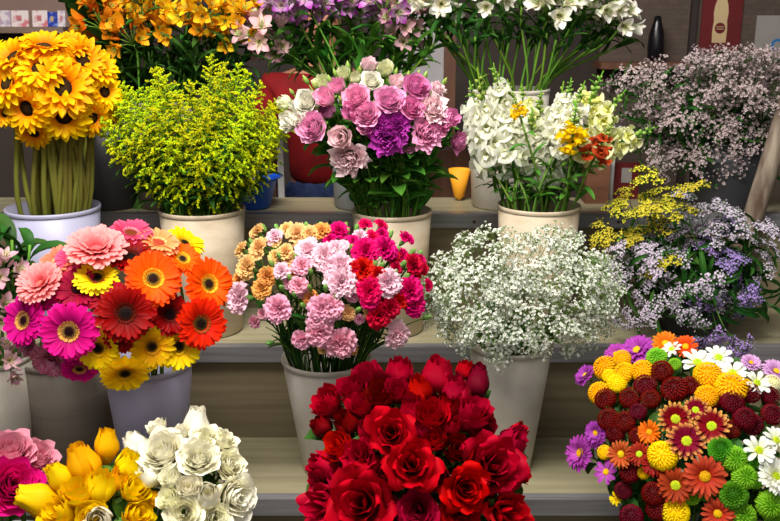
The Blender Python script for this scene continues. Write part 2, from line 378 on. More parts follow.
# chrysanthemums
H = dict(gold=PM('mum_gold', (252, 164, 0), (255, 204, 8), .08, .01, .25), yellow=PM('mum_yellow', (252, 196, 0), (255, 224, 10), .06, .01, .25), burgundy=PM('mum_burgundy', (60, 0, 8), (120, 4, 20), .2, .012, .15),
         green=PM('mum_green', (78, 150, 12), (150, 212, 48), .1, .012, .28), deepgreen=PM('mum_deepgreen', (46, 112, 16), (88, 160, 30), .1, .01, .25), bronze=PM('mum_bronze', (180, 60, 20), (216, 104, 54), .12, .015, .25), rust=PM('mum_rust', (130, 30, 12), (168, 52, 24), .12, .01, .2),
         bicolor=PM('mum_bicolor', (126, 6, 30), (236, 170, 80), .15, .01, .2, ramp=(.66, 1.0)), purple=PM('mum_purple', (190, 90, 190), (178, 62, 178), .1, .015, .3), lilac=PM('mum_lilac', (206, 150, 206), (226, 180, 224), .06, .01, .3),
         white=PM('mum_white', (236, 238, 200), (250, 250, 246), .04, .01, .3), cream=PM('mum_cream', (236, 230, 160), (248, 244, 214), .04, .01, .3), amber=PM('mum_orange', (220, 80, 6), (238, 112, 20), .1, .015, .25))
m_mdy = PM('mum_disc_yellow', (240, 190, 10), (214, 170, 20), transl=.1); m_mdg = PM('mum_disc_green', (150, 190, 20), (200, 210, 40), transl=.1)
_pc = {}
def mum_mesh(kind, col, var=0):
    k = (kind, col, var % 3)
    if k in _pc: return _pc[k]
    s = 300+var % 3*11
    if kind == 'pompon': r = pompon(s, 150, .30, .17).mesh('mum_petals', [H[col]]), None
    elif kind == 'button': r = pompon(s, 130, .44, .14, zs=.42, prof='strap', r=.6).mesh('mum_petals', [H[col]]), None
    elif kind == 'smooth': r = pompon(s, 150, .26, .26, zs=.6, curl=0, prof='strap').mesh('mum_petals', [H[col]]), None
    else:
        nP = dict(daisy=19, double=30, few=9)[kind]
        rr = [(nP, .76, .20 if kind != 'few' else .34, 22, -8, .22, 0, 'strap', 0)]
        if kind == 'double': rr += [(24, .66, .17, 38, 16, .2, .05, 'strap', 0), (16, .46, .15, 56, 38, .18, .08, 'strap', 0)]
        else: rr += [(nP-4, .68, .18 if kind != 'few' else .3, 36, 6, .21, .03, 'strap', 0)]
        mb = daisy(s, rr); calyx(mb, .24, .25, 1, n=6)
        r = mb.mesh('mum_petals', [H[col], m_calyx]), disc_mesh(.24, .15, random.Random(s), 60, .045).mesh('mum_disc', [m_mdg if col in ('bicolor', 'white', 'rust') and var != 9 else m_mdy])
    _pc[k] = r; return r
# alstroemeria florets and umbels
AC = dict(orange=(PM('lily_orange', (236, 130, 14), (246, 172, 30), .12, .02, .35), PM('lily_orange_inner', (255, 220, 40), (244, 150, 20), .1, .015, .35, streak=.9, streakc=(110, 20, 10))),
          yellow=(PM('lily_gold', (255, 200, 20), (255, 220, 44), .1, .015, .35), PM('lily_gold_inner', (255, 216, 30), (250, 170, 20), .1, .01, .35, streak=.9, streakc=(120, 40, 10))),
          purple=(PM('lily_purple', (236, 216, 236), (178, 70, 178), .12, .02, .35, ramp=(.15, .9)), PM('lily_purple_inner', (250, 240, 200), (200, 110, 200), .1, .01, .35, streak=.85, streakc=(110, 16, 90))),
          pink=(PM('lily_pink', (246, 226, 222), (232, 166, 184), .1, .015, .35), PM('lily_pink_inner', (250, 236, 190), (236, 190, 200), .1, .01, .35, streak=.8, streakc=(120, 30, 60))),
          white=(PM('lily_white', (240, 242, 206), (253, 251, 244), .05, .01, .3), PM('lily_white_inner', (246, 240, 190), (244, 242, 232), .05, .01, .3, streak=.7, streakc=(150, 90, 70))))
def lily(seed, openness=1.):
    g = random.Random(seed); mb = MB(); o = openness
    for k in range(3):
        petal(mb, k*2.094+g.uniform(-.1, .1), .04, 0, 1.0, .60, 74-8*o, 74-66*o, g, 'oval', 5, 4, cup=.12, pw=1.3, mi=0)
        petal(mb, k*2.094+1.047+g.uniform(-.1, .1), .03, .04, .98, .34, 80-8*o, 76-56*o, g, 'oval', 5, 4, cup=.16, pw=1.3, mi=1)
    for k in range(5):
        a = k*1.2566; p0 = V3(.03*math.cos(a), .03*math.sin(a), .1); p1 = p0+V3(.12*math.cos(a), .12*math.sin(a), .62)
        mb.tube([p0, (p0+p1)/2+V3(0, 0, .04), p1], [.012, .012, .03], 4, 2)
    mb.tube([(0, 0, -.16), (0, 0, .06)], [.07, .09], 6, 2)
    return mb
def umbel(seed, col, n=5):
    g = random.Random(seed); fl = []
    mb = MB(); hub = MB()
    for k in range(n):
        a = 2*PI*k/n+g.uniform(-.3, .3); e = math.radians(g.uniform(18, 46)) if k < n-1 else math.radians(75)
        d = V3(math.cos(a)*math.cos(e), math.sin(a)*math.cos(e), math.sin(e))
        hub.tube([(0, 0, -.4), V3(0, 0, -.1)+d*.3, d*.62], [.03, .025, .02], 4, 0, t=.5)
        L = lily(seed*10+k, g.uniform(.55, 1.1)); sc = g.uniform(.55, .66)
        M = mat_at(d*.6, (d+V3(0, 0, -.05)).normalized(), sc, g.random()*6)
        if k < 5: mb.add(L, M)
    for k in range(4):
        a = g.random()*6.3; d = V3(math.cos(a), math.sin(a), g.uniform(.1, 1.2)).normalized()
        b = MB(); b.lathe([(.01, 0), (.05, .05), (.07, .2), (.04, .36), (.004, .42)], 6)
        hub.tube([(0, 0, -.3), d*.4], .018, 4, 0); hub.add(b, mat_at(d*.4, d, 1.), 1)
    return mb.mesh('umbel_petals', [AC[col][0], AC[col][1], m_stempale]), hub.mesh('umbel_stalk', [m_stem, AC[col][0]])
UMB = {c: [umbel(500+i*3+len(c), c) for i in range(4)] for c in AC}
# snapdragon spike, length 1 along +Z
SNC = dict(white=PM('snap_white', (236, 240, 196), (252, 251, 240), .05, .01, .35), lemon=PM('snap_lemon', (236, 234, 110), (250, 249, 204), .06, .01, .3), yellow=PM('snap_yellow', (250, 200, 0), (252, 222, 20), .06, .01, .3), rust=PM('snap_rust', (150, 30, 16), (190, 56, 30), .1, .01, .25))
def snapfl(seed):
    g = random.Random(seed); mb = MB()
    mb.lathe([(.1, -.5), (.2, -.4), (.24, -.1), (.3, .1), (.2, .2)], 7); mb.a[-1][:, 0] = .2
    for k, a in enumerate((.6, 2.54)): petal(mb, a, .16, .05, .66, .85, 80, 40, g, 'fan', 4, 5, ruf=.05, fr=1.3)
    for k, a in enumerate((-.5, -1.57, -2.64)): petal(mb, a, .16, .02, .56, .72, 44, -40, g, 'fan', 4, 5, ruf=.05, fr=1.3)
    petal(mb, -1.57, .02, .1, .32, .4, 60, 10, g, 'oval', 3, 4, cup=.4)
    return mb
_sf = [snapfl(s) for s in range(4)]
def snap(seed, col, droop=.0, nf=15, fz=.95):
    g = random.Random(seed); mb = MB(); st = MB()
    n = nf+9
    st.tube([(0, 0, -.3), (0, 0, .3), (0, 0, 1.0)], [.022, .018, .008], 5)
    for k in range(n):
        f = k/(n-1); z = f**.95; a = k*2.39996+g.uniform(-.2, .2)
        if k < nf:
            s_ = .215*(1-.45*f/fz)*g.uniform(.9, 1.12); e = math.radians(g.uniform(-12, 22)+30*f)
            d = V3(math.cos(a)*math.cos(e), math.sin(a)*math.cos(e), math.sin(e))
            q = d.to_track_quat('Z', 'Y').to_matrix().to_4x4()
            mb.add(_sf[k % 4], Matrix.Translation(V3(0, 0, z*.86)+d*s_*.62) @ q @ Matrix.Scale(s_, 4))
        else:
            s_ = .10*(1.25-f); d = V3(math.cos(a), math.sin(a), .9).normalized()
            b = MB(); b.lathe([(.2, -.6), (.7, -.2), (.8, .4), (.4, 1.1), (.02, 1.4)], 6)
            st.add(b, mat_at(V3(0, 0, z*.9)+d*.03, d, s_*.8), 1)
        if k % 3 == 0:
            l = leaf_mb(.14, .03, 50, 0, k); st.add(l, Matrix.Translation((0, 0, z*.88)) @ Matrix.Rotation(a+1, 4, 'Z'), 0)
    return mb.mesh('snapdragon_petals', [SNC[col]]), st.mesh('spike_buds', [m_leafbright, m_bud])
_sn = {}
def snap_mesh(col, var, short=False):
    k = (col, var, short)
    if k not in _sn: _sn[k] = snap(600+var, col, nf=(10 if short else 20), fz=(.6 if short else .95))
    return _sn[k]
# branching sprays, length 1 along +Z from the point where the head starts
def branches(seed, n1, n2, n3, spread, rad, L0=.45, gcurve=.0):
    g = random.Random(seed); st = MB(); tips = []
    def grow(p, d, L, lev, r):
        q = p+d*L; mid = (p+q)/2+V3(0, 0, gcurve*L)
        st.tube([p, mid, q], [r, r*.8, r*.6], 3, 0, caps=False)
        if lev == 0: tips.append((q, d)); return
        nn = (n3, n2, n1)[lev-1]
        for k in range(nn):
            a = 2*PI*k/nn+g.uniform(-.4, .4); o = d.orthogonal().normalized(); o.rotate(Quaternion(d, a))
            sp = spread*g.uniform(.5, 1.25)*(1 if k else .3)
            dd = (d+o*sp+V3(0, 0, .12)).normalized()
            grow(q if k < nn*.7 else p+(q-p)*g.uniform(.5, .9), dd, L*g.uniform(.55, .82), lev-1, r*.7)
    grow(V3(0, 0, 0), V3(0, 0, 1), L0, 3, rad)
    return st, tips
m_gyp = PM('gypsophila_white', (232, 238, 214), (255, 255, 250), .05, .01, .3)
m_gypst = leaf_mat('gypsophila_stem', (112, 146, 66), (150, 180, 92), .1)
def puff(seed):
    g = random.Random(seed); mb = MB()
    for (n, L, e0, e1) in ((6, .9, 40, 5), (5, .75, 66, 38), (3, .5, 85, 70)):
        for k in range(n): petal(mb, 2*PI*k/n+g.random(), .05, 0, L, .75, e0, e1, g, 'oval', 2, 2, cup=.2)
    mb.lathe([(.05, -.5), (.28, -.3), (.3, 0)], 5, 1)
    return mb
_pf = [puff(s) for s in range(4)]
def znorm(*M):
    k = 1/np.concatenate(M[0].v)[:, 2].max()
    for m in M: m.v = [a*k for a in m.v]
def gyp(seed):
    st, tips = branches(seed, 4, 4, 5, .85, .010, .40)
    g = random.Random(seed+1); mb = MB()
    for k, (p, d) in enumerate(tips):
        mb.add(_pf[k % 4], mat_at(p, (d+rdir(g)*.6).normalized(), g.uniform(.032, .052) if g.random() < .85 else .022, g.random()*6))
    znorm(mb, st)
    return mb.mesh('blossom_petals', [m_gyp, m_gypst]), st.mesh('spray_stem', [m_gypst])
GYP = [gyp(s*7+1) for s in range(5)]
STC = dict(lilac=PM('statice_lilac', (180, 148, 226), (208, 182, 240), .15, .02, .3), pale=PM('statice_pale', (220, 200, 226), (246, 236, 246), .12, .02, .3), yellow=PM('statice_yellow', (232, 214, 40), (246, 236, 90), .1, .015, .3),
           dusky=PM('limonium_dusky', (140, 108, 112), (236, 218, 216), .15, .015, .25))  # dusky base is darkened to paint shaded gaps between pale floret tips
m_stst = leaf_mat('statice_stem', (44, 80, 34), (74, 112, 50), .05)
def statice(seed, col, fine=False):
    st, tips = branches(seed, 3, 3, 2 if not fine else 4, .62, .012, .38)
    g = random.Random(seed+1); mb = MB(); S = star(5, 1, .75, 66, 15, 2, 2, 1)
    for k, (p, d) in enumerate(tips):
        if fine:
            for j in range(3):
                q = p+rdir(g, .5)*.07; mb.add(S, mat_at(q, (d+rdir(g)*.8).normalized(), g.uniform(.024, .044), g.random()*6))
        else:
            o = V3(-d.y, d.x, 0); o = o.normalized() if o.length > .1 else V3(1, 0, 0)
            for j in range(11):
                q = p+V3(g.gauss(0, .05), g.gauss(0, .05), g.gauss(0, .02))
                mb.add(S, mat_at(q, (d*.5+V3(0, 0, .6)+(q-p)*9+rdir(g)*.4).normalized(), g.uniform(.026, .040), g.random()*6))
                st.tube([p-V3(0, 0, .03), q], [.006, .010], 3, 0, caps=False)
    znorm(mb, st)
    return mb.mesh('blossom_petals', [STC[col]]), st.mesh('spray_stem', [m_stst])
_st = {}
def stat_mesh(col, var, fine=False):
    k = (col, var, fine)
    if k not in _st: _st[k] = statice(800+var*3, col, fine)
    return _st[k]
m_sol = PM('goldenrod_yellow', (204, 216, 10), (226, 230, 24), .18, .02, .3); m_sol2 = PM('goldenrod_green', (130, 176, 28), (168, 206, 44), .15, .02, .3)
def goldenrod(seed):
    g = random.Random(seed); mb = MB(); st = MB(); G = grain()
    st.tube([(0, 0, -.1), (0, 0, .5), (.02, 0, 1.0)], [.014, .010, .005], 4)
    nb = 26
    for i in range(nb):
        f = i/(nb-1); z = .05+.93*f; a = i*2.39996; L = (.40*(1-f)**.75+.07)*g.uniform(.75, 1.15)
        e = math.radians(40+25*f); p = V3(.02*z, 0, z); pts = [p]
        for k in range(5):
            e -= math.radians(9); p = p+V3(math.cos(a)*math.cos(e), math.sin(a)*math.cos(e), math.sin(e))*L/5; pts.append(p)
        st.tube(pts, [.006]*5+[.003], 3, 0, caps=False)
        m = int(8+L*46)
        for k in range(m):
            t = (.15+.85*k/m)*4.99; j = int(t); q = pts[j].lerp(pts[j+1], t-j)
            q = q+V3(g.gauss(0, .010), g.gauss(0, .010), abs(g.gauss(0.008, .012)))
            mb.add(G, mat_at(q, rdir(g), g.uniform(.011, .021), 0), 0 if g.random() < .78+.12*f else 1)
        if i % 2 == 0 and i < 18:
            l = leaf_mb(.2, .03, 50, 0, i); st.add(l, Matrix.Translation((0, 0, z*.9)) @ Matrix.Rotation(a+1.3, 4, 'Z'), 1)
    # leafy lower stem
    for i in range(10):
        l = leaf_mb(.2, .035, 45, -15, i); st.add(l, Matrix.Translation((0, 0, -.08+.02*i)) @ Matrix.Rotation(i*2.4, 4, 'Z'), 1)
    return mb.mesh('plume_blossom', [m_sol, m_sol2], smooth=False), st.mesh('plume_stem', [m_stem, m_leafbright])
SOL = [goldenrod(s*5+2) for s in range(5)]
# ------------------------------------------------------------------ the stepped stand
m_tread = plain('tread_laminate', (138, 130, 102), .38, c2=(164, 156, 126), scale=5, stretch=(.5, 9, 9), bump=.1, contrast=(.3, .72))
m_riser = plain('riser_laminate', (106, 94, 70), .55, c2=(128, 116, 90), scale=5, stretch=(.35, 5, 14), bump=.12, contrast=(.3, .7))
m_metal = plain('aluminium', (126, 124, 126), .36, c2=(150, 148, 150), scale=30, stretch=(.2, 4, 4), metal=.5)
m_darkgap = plain('dark_joint', (40, 36, 30), .8)
Z = [.32, .55, .78, 1.03]; YF = [1.37, 1.655, 1.925, 2.20, 2.42]; XW = (-1.35, 1.45)
def stand():
    root = tag(link('display_stand', None), 'stepped beige laminate flower display stand with grey metal step edges', 'display stand')
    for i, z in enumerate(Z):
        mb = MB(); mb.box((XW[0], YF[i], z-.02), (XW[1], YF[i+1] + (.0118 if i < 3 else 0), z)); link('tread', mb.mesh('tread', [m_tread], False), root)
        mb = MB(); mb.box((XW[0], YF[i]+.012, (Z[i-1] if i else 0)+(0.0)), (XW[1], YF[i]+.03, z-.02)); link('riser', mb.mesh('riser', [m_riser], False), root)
        mb = MB(); mb.box((XW[0], YF[i]-.006, z-.034), (XW[1], YF[i]+.0119, z+.0025)); mb.box((XW[0], YF[i]+.0119, z+.0001), (XW[1], YF[i]+.02, z+.0025))
        e = link('metal_edge', mb.mesh('metal_edge', [m_metal], False), root); e['label'] = 'grey metal edge strip'
        mb = MB()
        for x in np.arange(XW[0]+.12, XW[1], .36): mb.tube([(x, YF[i]-.0062, z-.018), (x, YF[i]-.0075, z-.018)], .004, 8)
        link('screw', mb.mesh('screw', [m_darkgap], False), e)
    mb = MB(); mb.box((XW[0], YF[4]-.02, 0), (XW[1], YF[4]-.002, Z[3]-.0201)); link('back_panel', mb.mesh('back_panel', [m_riser], False), root)
    for x in (XW[0], XW[1]-.02):
        mb = MB()
        for i in range(4): mb.box((x, YF[i]+.031, 0.), (x+.02, YF[4]-.021, Z[i]-.0201)) if i == 0 else mb.box((x, YF[i]+.031, Z[i-1]+.0005), (x+.02, YF[4]-.021, Z[i]-.0201))
        link('side_panel', mb.mesh('side_panel', [m_riser], False), root)
stand()
# ------------------------------------------------------------------ buckets
BM = dict(white=plain('bucket_white', (188, 178, 164), .45, c2=(212, 204, 192), scale=9, bump=.03), lilac=plain('bucket_lilac', (172, 170, 196), .42, c2=(186, 184, 208), scale=5), beige=plain('bucket_beige', (164, 144, 114), .6, c2=(200, 184, 160), scale=11, stretch=(1, 1, 2), contrast=(.25, .7)),
          grey=plain('bucket_grey', (150, 154, 156), .5, c2=(166, 170, 172), scale=7), taupe=plain('bucket_taupe', (112, 102, 92), .55, c2=(128, 118, 106), scale=8, stretch=(.4, .4, 6)), dark=plain('bucket_black', (42, 42, 44), .5, c2=(56, 56, 58), scale=6), slate=plain('bucket_slate', (92, 92, 98), .5, c2=(108, 108, 114), scale=6))
m_water = plain('water', (60, 66, 50), .05)
BK = {}
def bucket(key, px, Y, z0, H_, rt, rb, mat, label, py=None, x=None, handle=False):
    if x is None: x = at(px, 260, Y).x if py is None else at(px, py, Y).x
    x = at(px, 260.5-FPX*math.tan(PITCH-math.atan2(1.5-(z0+H_), Y)) if False else py or 260, Y).x
    root = tag(link('flower_bucket', None, None, (x, Y, z0)), label, 'bucket', 'flower buckets on the display stand')
    t = .0025
    mb = MB(); mb.lathe([(.001, .0), (rb-.004, .0), (rb, .004), (rb+(rt-rb)*.5, H_*.5), (rt, H_), (rt-t, H_), (rb+(rt-rb)*.5-t, H_*.5), (rb-t, .006), (.001, .006)], 48)
    link('bucket_body', mb.mesh('bucket_body', [BM[mat]]), root)
    mb = MB(); r = rt+.0004
    mb.lathe([(r, H_-.009), (r+.0009, H_-.008), (r+.0013, H_-.003), (r+.0006, H_+.0008), (r-.003, H_+.0008), (r-.0031, H_-.003)], 48)
    link('bucket_rim', mb.mesh('bucket_rim', [BM[mat]]), root)
    wz = H_*.55; wr = rb+(rt-rb)*.55-t-.0005
    mb = MB(); mb.lathe([(.001, wz), (wr, wz)], 32); link('water', mb.mesh('water', [m_water]), root)
    BK[key] = dict(c=V3(x, Y, z0), H=H_, rt=rt, rb=rb); return root
# ------------------------------------------------------------------ placing flowers
ITEMS = []          # every flower, for the labels: bouquet, description, px, py, object
DOME = {}
def dome(key, cx, cy, Yc, rx, rz, ry):
    C = at(cx, cy, Yc); s = mpp(C); DOME[key] = (C, V3(rx*s, ry, rz*s))
def on_dome(key, px, py, back=False):
    C, r = DOME[key]; d = ray(px, py)
    o = V3(*[(CAM[i]-C[i])/r[i] for i in range(3)]); dd = V3(*[d[i]/r[i] for i in range(3)])
    a = dd.dot(dd); b = o.dot(dd); c = o.dot(o)-1; D = b*b-a*c
    if D <= 0: t = -b/a
    else: t = (-b - math.sqrt(D)*(1 if not back else -1))/a
    p = CAM+d*t
    n = V3(*[(p[i]-C[i])/r[i]**2 for i in range(3)]).normalized()
    return p, n
def hermite(p0, t0, p1, t1, n):
    out = []
    for i in range(n+1):
        s = i/n; h1 = 2*s**3-3*s**2+1; h2 = -2*s**3+3*s**2; h3 = s**3-2*s**2+s; h4 = s**3-s**2
        out.append(p0*h1+p1*h2+t0*h3+t1*h4)
    return out
def stem_path(bk, P, axis, g, inset=.8, n=7):
    """from the bottom of the bucket, over the inside of its rim, to the flower"""
    b = BK[bk]; c = b['c']
    top = c+V3(0, 0, b['H'])
    off = V3(P.x-top.x, P.y-top.y, 0); L = max(off.length, 1e-5); od = off/L
    k = min(1., L/(b['rt']*1.4)); rm = b['rt']*.84*k
    jit = V3(g.uniform(-1, 1), g.uniform(-1, 1), 0)*b['rt']*.46
    M = top+od*rm+jit
    q = V3(M.x-top.x, M.y-top.y, 0)
    if q.length > b['rt']*.88: q = q*(b['rt']*.88/q.length); M = top+q
    B = c+V3(-od.x*b['rb']*.45*k, -od.y*b['rb']*.45*k, .012)+jit*.3
    D = (P-M).length
    t0 = (M-B).normalized()*D*.9
    pts = [B]+hermite(M, t0, P, axis*D*.7, n)
    return pts
def stem_mesh(pts, r, mi_mats, leaves=0, Lf=.06, Wf=.25, g=R, rng=(.35, .9), sides=5, leaf_e=(50, -10), origin=None, calyxcol=None, prof='point'):
    mb = MB(); mb.tube([p-origin for p in pts], r, sides)
    lf = MB()
    n = len(pts)-1
    for k in range(leaves):
        s = rng[0]+(rng[1]-rng[0])*(k+g.random()*.6)/max(1, leaves); j = min(n-1, int(1+s*(n-1))); p = pts[j].lerp(pts[min(n, j+1)], (1+s*(n-1)) % 1)
        T = (pts[min(n, j+1)]-pts[j]).normalized(); a = k*2.4+g.random()
        L = Lf*g.uniform(.7, 1.2)
        M = Matrix.Translation(p-origin) @ axis_quat(T, a).to_matrix().to_4x4() @ Matrix.Scale(L, 4)
        lf.add(leaf_mb(1, Wf, leaf_e[0]+g.uniform(-15, 15), leaf_e[1]+g.uniform(-25, 15), k, prof=prof), M)
    return mb, lf
def flower(name, cat, parts, P, axis, scale, bk, bouquet, desc, px, py, group, stem=dict(), roll=None, sq=None, base=0.0, label=None):
    """one cut flower: an Empty at the foot of its stem that parents head parts, stem and leaves"""
    g = R
    axis = axis.normalized()
    nk = P-axis*base*scale
    pts = stem_path(bk, nk, axis, g, n=stem.get('n', 6))
    root = link(name, None, None, pts[0]); tag(root, None, cat, group)
    q = axis_quat(axis, g.random()*6.28 if roll is None else roll); first = None
    for pn, me in parts:
        if me is None: continue
        o = link(pn, me, root); o.location = P-pts[0]; o.rotation_mode = 'QUATERNION'; o.rotation_quaternion = q; o.scale = (scale,)*3 if sq is None else tuple(scale*x for x in sq)
    st, lf = stem_mesh(pts, stem.get('r', .0022), None, stem.get('leaves', 0), stem.get('Lf', .06), stem.get('Wf', .3), g, stem.get('rng', (.35, .9)), stem.get('sides', 5), stem.get('e', (50, -10)), origin=pts[0])
    link('stem', st.mesh('stem', [stem.get('mat', m_stem)]), root)
    if lf.v: link('leaves', lf.mesh('leaves', [stem.get('lmat', m_leaf)]), root)
    if label: root['label'] = label
    ITEMS.append(dict(b=bouquet, d=desc, px=px, py=py, o=root, fixed=bool(label)))
    return root
def face(n, P, w=.8, fx=0, fy=0, j=.15):
    tc = (CAM-P).normalized()
    return (n+tc*w+RT*fx+UP*fy+rdir(R)*j).normalized()
R = random.Random(11)
T1, T2, T3, T0 = Z[1]+.0005, Z[2]+.0005, Z[3]+.0005, Z[0]+.0005
bucket('gerb', 148, 1.765, T1, .26, .092, .066, 'lilac', 'pale lilac bucket under the yellow and orange gerberas', py=365)
bucket('gerb2', 66, 1.835, T1, .25, .100, .080, 'taupe', 'dull taupe bucket under the magenta gerberas', py=365)
bucket('carn', 327, 1.785, T1, .262, .095, .055, 'white', 'creamy white tapered bucket under the pink carnations', py=357)
bucket('gyp', 511, 1.80, T1, .29, .0885, .052, 'white', 'off-white tapered bucket holding the baby\'s breath', py=342)
bucket('sun', 53, 2.05, T2, .30, .105, .078, 'lilac', 'pale lilac bucket full of thick sunflower stems', py=205)
bucket('sol', 202, 2.05, T2, .297, .098, .082, 'beige', 'stained beige bucket holding the goldenrod', py=207)
bucket('lis', 392, 2.05, T2, .292, .092, .074, 'beige', 'beige bucket under the pink and white lisianthus', py=210)
bucket('snap', 539, 2.05, T2, .305, .095, .078, 'beige', 'beige bucket with pale band under the snapdragons', py=202)
bucket('stat', 700, 2.06, T2, .15, .095, .08, 'dark', 'black bucket hidden under lilac and yellow statice', py=240)
bucket('apur', 366, 2.31, T3, .28, .094, .084, 'grey', 'grey bucket behind the lisianthus on the top step', py=140)
bucket('awhi', 509, 2.315, T3, .30, .102, .088, 'white', 'tall white bucket behind the snapdragons on the top step', py=90)
bucket('aora', 165, 2.315, T3, .27, .085, .075, 'taupe', 'brown bucket behind the goldenrod on the top step', py=150)
bucket('limo', 728, 2.315, T3, .17, .10, .09, 'dark', 'dark grey bucket under the dusky sea lavender', py=170)
bucket('redr', 420, 1.51, T0, .27, .115, .09, 'dark', 'black bucket under the red roses', py=500)
bucket('yelr', 95, 1.515, T0, .22, .085, .07, 'dark', 'black bucket under the yellow roses', py=510)
bucket('whir', 195, 1.515, T0, .22, .085, .07, 'grey', 'grey bucket under the white roses', py=510)
bucket('pinr', 2, 1.51, T0, .22, .08, .07, 'grey', 'grey bucket under the pink roses', py=510)
bucket('mum', 700, 1.50, T0, .25, .12, .09, 'dark', 'black bucket under the mixed chrysanthemums', py=500)
bucket('lily', -8, 1.77, T1, .27, .08, .06, 'white', 'white bucket behind the pink roses, holding lilies', py=360)
bucket('green', 108, 2.30, T3, .0+.24, .075, .07, 'dark', 'black bucket of broad leaves behind the sunflowers', py=160)
# ---- gerberas
dome('gerb', 118, 312, 1.72, 108, 92, .20)
GBR = [
 ('magenta', 71, 330, 60, (.0, .0), 'wide open magenta gerbera with orange ring and black eye'), ('magenta', 27, 319, 54, (-.75, .25), 'magenta gerbera turned away towards the lilies'),
 ('striped', 48, 362, 44, (-.3, -.9), 'pink gerbera striped white, hanging low'), ('striped', 24, 345, 36, (-.8, -.5), 'small pink and white striped gerbera'), ('magenta', 76, 372, 38, (.0, -1.), 'dark magenta gerbera hanging over the taupe bucket'),
 ('striped', 55, 340, 30, (-.5, -.4), 'striped pink gerbera tucked between two magenta ones'),
 ('crimson', 74, 292, 48, (-.2, .5), 'crimson gerbera behind the wide open magenta one'), ('pink', 42, 284, 52, (-.5, .7), 'salmon pink gerbera above the magenta ones'),
 ('pink', 97, 250, 64, (-.1, 1.0), 'large double pale pink gerbera at the top'), ('salmon', 56, 266, 46, (-.5, .9), 'salmon orange gerbera beside the lilac bucket'),
 ('rose', 128, 236, 46, (.1, 1.4), 'rose pink gerbera with long petals at the very top'), ('salmon', 156, 246, 44, (.3, 1.6), 'brownish pink gerbera seen from behind'),
 ('yellow', 182, 246, 44, (.5, 1.2), 'golden yellow gerbera topping the orange ones'), ('lemon', 93, 281, 46, (-.2, .8), 'lemon yellow gerbera with drooping petals, among pink ones'),
 ('orange', 153, 279, 60, (.0, .25), 'orange gerbera with yellow ring, above the dark red one'), ('orange', 208, 284, 56, (.3, .15), 'orange gerbera nearest the goldenrod bucket'),
 ('scarlet', 202, 321, 54, (.3, -.1), 'scarlet orange gerbera below the orange ones'), ('red', 126, 313, 60, (.0, .1), 'large dark red gerbera in the middle'), ('orange', 180, 262, 40, (.2, .8), 'orange gerbera half hidden under the golden one'),
 ('yellow', 95, 352, 48, (-.3, .0), 'yellow gerbera beside the magenta one'), ('yellow', 149, 350, 48, (.1, -.2), 'yellow gerbera below the dark red one'), ('yellow', 176, 350, 50, (.3, -.1), 'yellow gerbera below the scarlet one'), ('yellow', 126, 371, 52, (.0, -.9), 'yellow gerbera hanging lowest over the lilac bucket'),
 ('red', 128, 260, 48, (.0, .9), 'dark red gerbera under the rose pink one'), ('red', 167, 318, 44, (.1, .0), 'dark red gerbera hidden between orange and yellow ones'), ('red', 118, 338, 40, (.0, -.2), 'dark red gerbera just above two yellow ones'), ('crimson', 104, 300, 40, (-.1, .3), 'crimson gerbera tucked under the lemon one'),
 ('magenta', 40, 300, 36, (-.5, .3), 'small magenta gerbera under the salmon pink one'), ('rose', 70, 262, 40, (-.3, .9), 'rose pink gerbera under the large pale one')]
for i, (k, px, py, d, f, lab) in enumerate(GBR):
    P, n = on_dome('gerb', px, py); P = P+V3(0, -R.uniform(0, .015) if d > 50 else .02, 0)
    ax = face(n*.5, P, .9, f[0], f[1], .16); s = d/2*mpp(P)*1.02
    pt = GERB[k][i % 3]
    flower('gerbera', 'gerbera', [('petals', pt[0]), ('disc', pt[1])], P, ax, s, 'gerb' if px > 95 else 'gerb2', 'gerberas', lab, px, py, 'gerberas in the two low buckets', dict(r=.0032, mat=m_stempale), base=.3, label=lab)
# ---- sunflowers
dome('sun', 52, 92, 2.03, 62, 62, .16)
SFL = [(62, 88, 56, (.1, .1)), (64, 116, 48, (.05, -.35)), (28, 108, 46, (-.5, -.2)), (6, 113, 26, (-.2, .1)), (8, 84, 44, (-.5, .2)), (82, 60, 44, (.3, .5)), (44, 48, 44, (.0, 1.2)), (14, 58, 44, (-.5, .7)), (72, 46, 34, (.2, 1.2)), (98, 68, 38, (.7, .5)), (104, 92, 34, (.8, .1)), (40, 70, 46, (-.2, .5)), (92, 118, 34, (.6, -.5)), (34, 132, 32, (-.2, -1)), (-10, 60, 44, (-.4, .4))]
for i, (px, py, d, f) in enumerate(SFL):
    P, n = on_dome('sun', px, py); ax = face(n*.3, P, .9, f[0], f[1], .3)
    pt = SUN[i % 4]
    flower('sunflower', 'sunflower', [('petals', pt[0]), ('disc', pt[1])], P, ax, d/2*mpp(P)*1.14, 'sun', 'sunflowers', 'golden sunflower', px, py, 'sunflowers in the lilac bucket', dict(r=.0058, mat=m_stemsun, sides=7, leaves=0), base=.3)
for i in range(24):    # thick stalks whose heads are lost in the crowd
    px = 2+i*4.4; P, n = on_dome('sun', px, 96+(i % 4)*7, back=(i % 3 == 0)); pt = SUN[i % 4]
    flower('sunflower', 'sunflower', [('petals', pt[0]), ('disc', pt[1])], P+V3(0, .03, .0), face(n, P, .3, (px-52)/70, .6, .2), .036, 'sun', 'sunflowers', 'sunflower buried behind larger heads', px, py-30+i % 3, 'sunflowers in the lilac bucket', dict(r=.0062, mat=m_stemsun, sides=7), base=.3)
